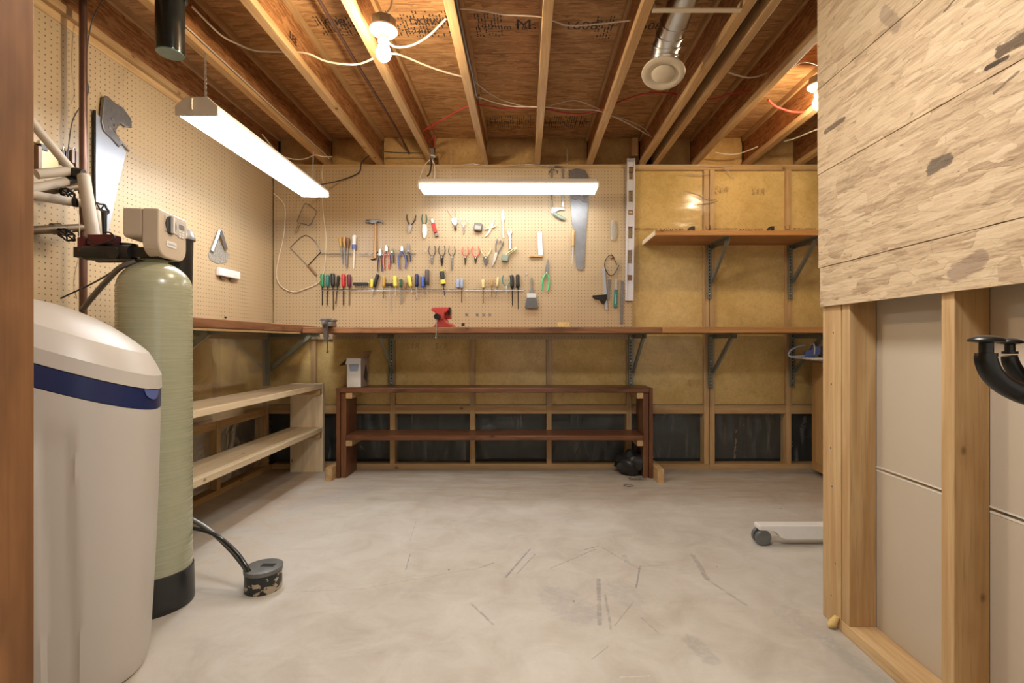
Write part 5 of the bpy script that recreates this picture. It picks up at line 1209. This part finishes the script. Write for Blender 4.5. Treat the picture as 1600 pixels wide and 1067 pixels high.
s.part('blade', MB().box((-.010, -.0015, -.02), (.010, .0015, .105)), 'steel', smooth=None); s.part('body', MB().box((-.013, -.009, -.115), (.013, .007, .02)), 'teal', bevel=.003); s.part('slot', MB().box((-.003, -.0105, -.09), (.003, -.009, -.015)), 'steel'); s.part('nut', MB().cyl((0, -.016, .028), (0, -.002, .028), .010, n=10), 'steel')
s = Tool('steel_rule', 'long thin steel rule hanging right below the level', 'ruler', 971.5, 472, .02, None, .006)
s.part('strip', MB().box((-.010, -.002, -.165), (.010, .002, .160)), 'dull', smooth=None)
# spirit level
q = thing('spirit_level', 'long aluminium spirit level standing upright at the right edge of the pegboard', 'level', loc=TP(983.3, 470, .016), rot=(0, .012, 0))
W_, Hh = .030, 1.085
zs_ = [0, .165, .205, .295, .39, .48, .565, .655, .745, .785, .835, .925, .985, 1.0, 1.055, Hh]
m_ = MB().box((-W_, -.012, 0), (-W_+.012, .012, Hh)).box((W_-.012, -.012, 0), (W_, .012, Hh))
solid = [(0, .155), (.195, .285), (.385, .475), (.565, .655), (.69, .755), (.84, .925), (1.02, Hh)]
for a, b in solid: m_.box((-W_+.012, -.007, a), (W_-.012, .007, b))
m_.build('frame', M['alu'], q, bevel=.001)
for z in (.155, .655, 1.02-.04): 
    MB().box((-W_+.012, -.009, z+.001), (W_-.012, .009, z+.034)).build('vial_block', M['brownh'], q)
MB().cyl((-.012, -.010, .672), (.012, -.010, .672), .007, n=12).build('vial', M['paleyel'], q)
tag(MB().box((.815, YF-.02, EYE+1.425), (.862, YF+.005, EYE+1.555)).build('wood_offcut', M['pinez']), 'short upright wooden offcut above the spirit level', 'wood block')
# rosette hooks
for i_, x in enumerate((729, 745.5, 755.5, 765.5)):
    s = Tool('wall_hook', ('tiny rosette hook nearest the red vise, apart from the other three', 'first of the three close rosette hooks right of the vise', 'middle one of the three close rosette hooks', 'rightmost of the tiny rosette hooks near the vise')[i_], 'hook', x, 491.5, 0, 'rosette hooks right of the vise', .004)
    s.part('rosette', MB().lathe([(.011, 0), (.010, .003), (.003, .005)], axis=1, n=6), 'dull'); s.part('pin', MB().cyl((0, -.012, 0), (0, .002, 0), .002, n=6), 'steel')
for lbl, x, y in (('empty steel peg hook below the pliers gap', 665, 392), ('empty steel peg hook above the paint brush', 823, 428)):
    s = Tool('wall_hook', lbl, 'hook', x, y, 0, None, .004)
    s.part('pin', MB().tube([(0, .002, 0), (0, -.012, -.002), (0, -.016, .008)], .0016, 6), 'steel'); s.part('plate', MB().box((-.006, 0, -.006), (.006, .002, .006)), 'steel')
for lbl, x, y in (('blue-grey pencil scribble at the top of the pegboard', 863, 268),):
    tag(MB().tube([WB(x-6, y+3, YF-.0012), WB(x-2, y-3, YF-.0012), WB(x+7, y-2, YF-.0012), WB(x+8, y+3, YF-.0012)], .006, 6, 4, flat=.1).build('hook', M['navy'], smooth=60), 'dark blue hook hanging just above the crosswise light', 'hook')
# coping saws at the left end
s = Tool('coping_saw', 'small wire-framed coping saw, upper of the two at the left', 'saw', 477, 338, 0, None, .010)
def LPS(pts, cx, cy): return [((x-cx)*KX, 0, -(y-cy)*KX) for x, y in pts]
s.part('frame', MB().tube(LPS([(468, 349), (464, 346), (470, 331), (477, 317.5), (486, 323), (494.5, 331), (489, 343), (484, 352), (476, 350), (468, 349)], 477, 338), .0028, 6, 2), 'dull')
s.part('grip', MB().tube(LPS([(469, 348), (465, 356), (462, 364)], 477, 338), .006, 8, 3), 'brass')
s = Tool('fret_saw', 'large deep-framed fret saw hanging tilted below the coping saw', 'saw', 477, 396, 0, None, .010)
s.part('frame', MB().tube(LPS([(453.5, 387), (462, 378), (472, 369.5), (480, 368), (490, 375), (497, 384), (501.5, 393)], 477, 396), .0032, 6, 4), 'dull')
s.part('blade', MB().tube(LPS([(453.5, 387), (481, 415)], 477, 396), .0026, 6, 0), 'steel')
s.part('crossbar', MB().tube(LPS([(481, 415), (501, 394)], 477, 396), .0034, 6, 0), 'iron')
s.part('grip', MB().tube(LPS([(481, 415), (487, 421), (494.5, 430)], 477, 396), .0085, 10, 3), 'brownh')
# ---- bench vises
q = thing('clamp_vise', 'small grey clamp-on vise at the left end of the back bench', 'vise', loc=((513-820)*3.20/F, 3.20, BT))
MB().prism([(-.050, .044), (-.040, .056), (.030, .056), (.046, .046), (.030, .030), (.010, .036), (-.022, .028)], -.02, .05).build('jaws', M['dull'], q, bevel=.003)
MB().prism([(-.036, .032), (.0, .036), (.008, -.06), (-.002, -.095), (-.022, -.095), (-.028, -.05)], -.018, -.0055).build('frame', M['dull'], q, bevel=.003)
MB().box((-.03, -.03, .0005), (.03, .07, .03)).build('base', M['dull'], q, bevel=.004)
MB().cyl((-.025, -.036, .020), (.0, -.036, .030), .014, n=14).build('screw_boss', M['dull'], q)
MB().cyl((.008, -.03, .05), (.006, -.03, -.16), .0045, n=8).sph((.006, -.03, -.162), .008).build('lead_screw', M['copper'], q, smooth=60)
MB().box((-.012, -.024, -.098), (.016, .03, -.086)).build('clamp_foot', M['dull'], q)
q = thing('bench_vise', 'red bench vise with a hanging steel handle on the back bench', 'vise', loc=((688-820)*3.26/F, 3.27, BT))
MB().prism([(-.062, .118), (-.050, .132), (.052, .134), (.060, .120), (.045, .100), (.030, .096), (.026, .05), (-.024, .05), (-.026, .096), (-.05, .104)], -.03, .03).build('front_jaw', M['visered'], q, bevel=.006)
MB().box((-.045, .035, .060), (.060, .11, .125)).build('rear_jaw', M['visered'], q, bevel=.006)
MB().box((.050, -.01, .085), (.066, .05, .135)).build('jaw_plate', M['iron'], q, bevel=.004)
MB().prism([(-.05, 0), (.085, 0), (.080, .020), (.045, .035), (.03, .06), (-.02, .06), (-.035, .020)], -.02, .10).build('base', M['visered'], q, bevel=.006)
MB().cyl((-.012, -.075, .068), (-.012, .0, .068), .020, n=20).build('screw_end', M['iron'], q, smooth=40)
MB().cyl((-.012, -.066, .068), (-.019, -.066, -.070), .004, n=8).sph((-.019, -.066, -.072), .009, 12, (1, 1, .6)).build('handle', M['steel'], q, smooth=60)

# ================================================================== LEFT WALL TOOLS
def WLt(x, y, off=.01): return WL(x, y, XP+off)
q = thing('hand_saw', 'big pale-bladed hand saw hanging on the left wall above the valves', 'saw', loc=WLt(170, 290, .012))
ol = Vector(q.location)
def lw(x, y): p = WLt(x, y, .012); return (p[1]-ol.y, p[2]-ol.z)
MB().prism([lw(149, 176), lw(165, 190), lw(178, 212), lw(197, 238), lw(184, 290), (lw(166, 382)), (lw(150, 402)), lw(148, 300)], -.001, .001, axis=0).build('blade', M['sawpale'], q)
MB().prism([lw(146.5, 172), lw(149, 172), lw(149.5, 402), lw(147.5, 402)], -.006, .003, axis=0).build('saw_back', M['iron'], q)
# handle: closed grip with a hole
hb_ = [lw(160, 152), lw(166, 150), lw(176, 160), lw(190, 168), lw(203, 186), lw(204, 200), lw(194, 198), lw(186, 192), lw(178, 205), lw(184, 216), lw(190, 224), lw(184, 230), lw(172, 216), lw(160, 205), lw(156, 190)]
MB().prism(hb_, -.006, .009, axis=0).build('handle', M['dull'], q, bevel=.003)
for x, y in ((172, 186), (176, 196), (168, 200), (176, 204)): a = lw(x, y); MB().cyl((.009, a[0], a[1]), (.012, a[0], a[1]), .007, n=12).build('screw', M['steel'], q)
a, c = lw(184, 218), lw(200, 236); MB().cyl((.004, a[0], a[1]), (.004, c[0], c[1]), .006).build('blade_tab', M['dull'], q)
q = thing('scrub_brush', 'yellow and white flat brush hanging on the left wall behind the pipes', 'brush', loc=WLt(75, 248, .02))
ol = Vector(q.location)
def bb(x0, y0, x1, y1, d0, d1, nm, mt):
    a = WLt(x0, y1, .02); c = WLt(x1, y0, .02)
    return MB().box((d0, a[1]-ol.y, min(a[2], c[2])-ol.z), (d1, c[1]-ol.y, max(a[2], c[2])-ol.z)).build(nm, M[mt], q, bevel=.002)
bb(61, 232, 90, 264, -.012, .004, 'bristle_block', 'paleyel'); bb(56, 229, 62, 264, -.012, .01, 'back', 'brownh'); bb(61, 228, 72, 233, -.012, .008, 'ferrule', 'iron')
for nm, lbl, cat, x, mt in (('bulldog_clip', 'black clip hanging on the left wall right of the yellow brush', 'clip', 100, 'black'), ('wooden_peg', 'dark brown wooden clamp hanging just left of the copper riser', 'clamp', 116, 'brownh')):
    q = thing(nm, lbl, cat, loc=WLt(x, 245, .012)); 
    MB().box((-.006, -.016, -.03), (.006, -.002, .025)).box((-.006, .002, -.045 if mt == 'brownh' else -.03), (.006, .014, .025)).build('jaws', M[mt], q, bevel=.002)
    MB().tube([(0, 0, .02), (0, .006, .032), (0, 0, .04), (0, -.006, .032), (0, 0, .02)], .0018, 6, 4).build('ring', M['steel'], q)
q = thing('sliding_angle_gauge', 'folded grey angle gauge hanging as an inverted V on the left wall', 'angle gauge', loc=WLt(343.5, 361, .012)); ol = Vector(q.location)
def strip(nm, x0, y0, x1, y1, w, mt, off=0):
    a, c = Vector(WLt(x0, y0, .012+off))-ol, Vector(WLt(x1, y1, .012+off))-ol; d = c-a
    T = Matrix.Translation((a+c)/2) @ d.to_track_quat('Z', 'X').to_matrix().to_4x4()
    m_ = MB().cyl(a, c, w/2, n=4); bmesh.ops.transform(m_.bm, matrix=Matrix.Translation((off, 0, 0)) @ Matrix.Diagonal((.4, 1, 1, 1)), verts=m_.bm.verts)
    return m_.build(nm, M[mt], q)
strip('leg', 344, 361, 332, 393, .030, 'steel'); strip('leg', 345, 361, 354, 390, .030, 'dull', .004)
q = tag(MB().prism([WLt(342, 372)[1:], WLt(349, 385)[1:], WLt(360, 398)[1:], WLt(356, 410)[1:], WLt(342, 412)[1:], WLt(330, 406)[1:], WLt(327, 397)[1:]], XP+.001, XP+.004, axis=0).build('plastic_pouch', M['bag']), 'clear plastic pouch below the folded angle gauge on the left wall', 'plastic bag')
q = thing('battery_light', 'small white bar light stuck on the left wall under the folded angle gauge', 'light', loc=WLt(352.5, 426.5, .002)); ol = Vector(q.location)
a, c = Vector(WLt(336.5, 417, .0))-ol, Vector(WLt(369, 436, 0))-ol
MB().box((0.0, a.y, -.028), (.028, c.y, .022)).build('case', M['white'], q, bevel=.006)
MB().box((.0282, a.y+.05, -.014), (.0292, c.y-.05, .012)).build('lens', M['porcelain'], q, bevel=.001)
for yy in (a.y+.06, c.y-.06): MB().box((0, yy-.02, -.045), (.014, yy+.02, -.029)).build('foot', M['dull'], q, bevel=.002)
q = thing('toggle_switch', 'small black latch on the left pegboard just above the bench', 'latch', loc=WLt(352, 499, .001))
MB().box((0, -.035, -.012), (.012, .02, -.004)).box((0, .010, -.03), (.012, .018, -.004)).cyl((0, -.005, .012), (.01, -.005, .012), .006).build('latch', M['iron'], q, bevel=.001)
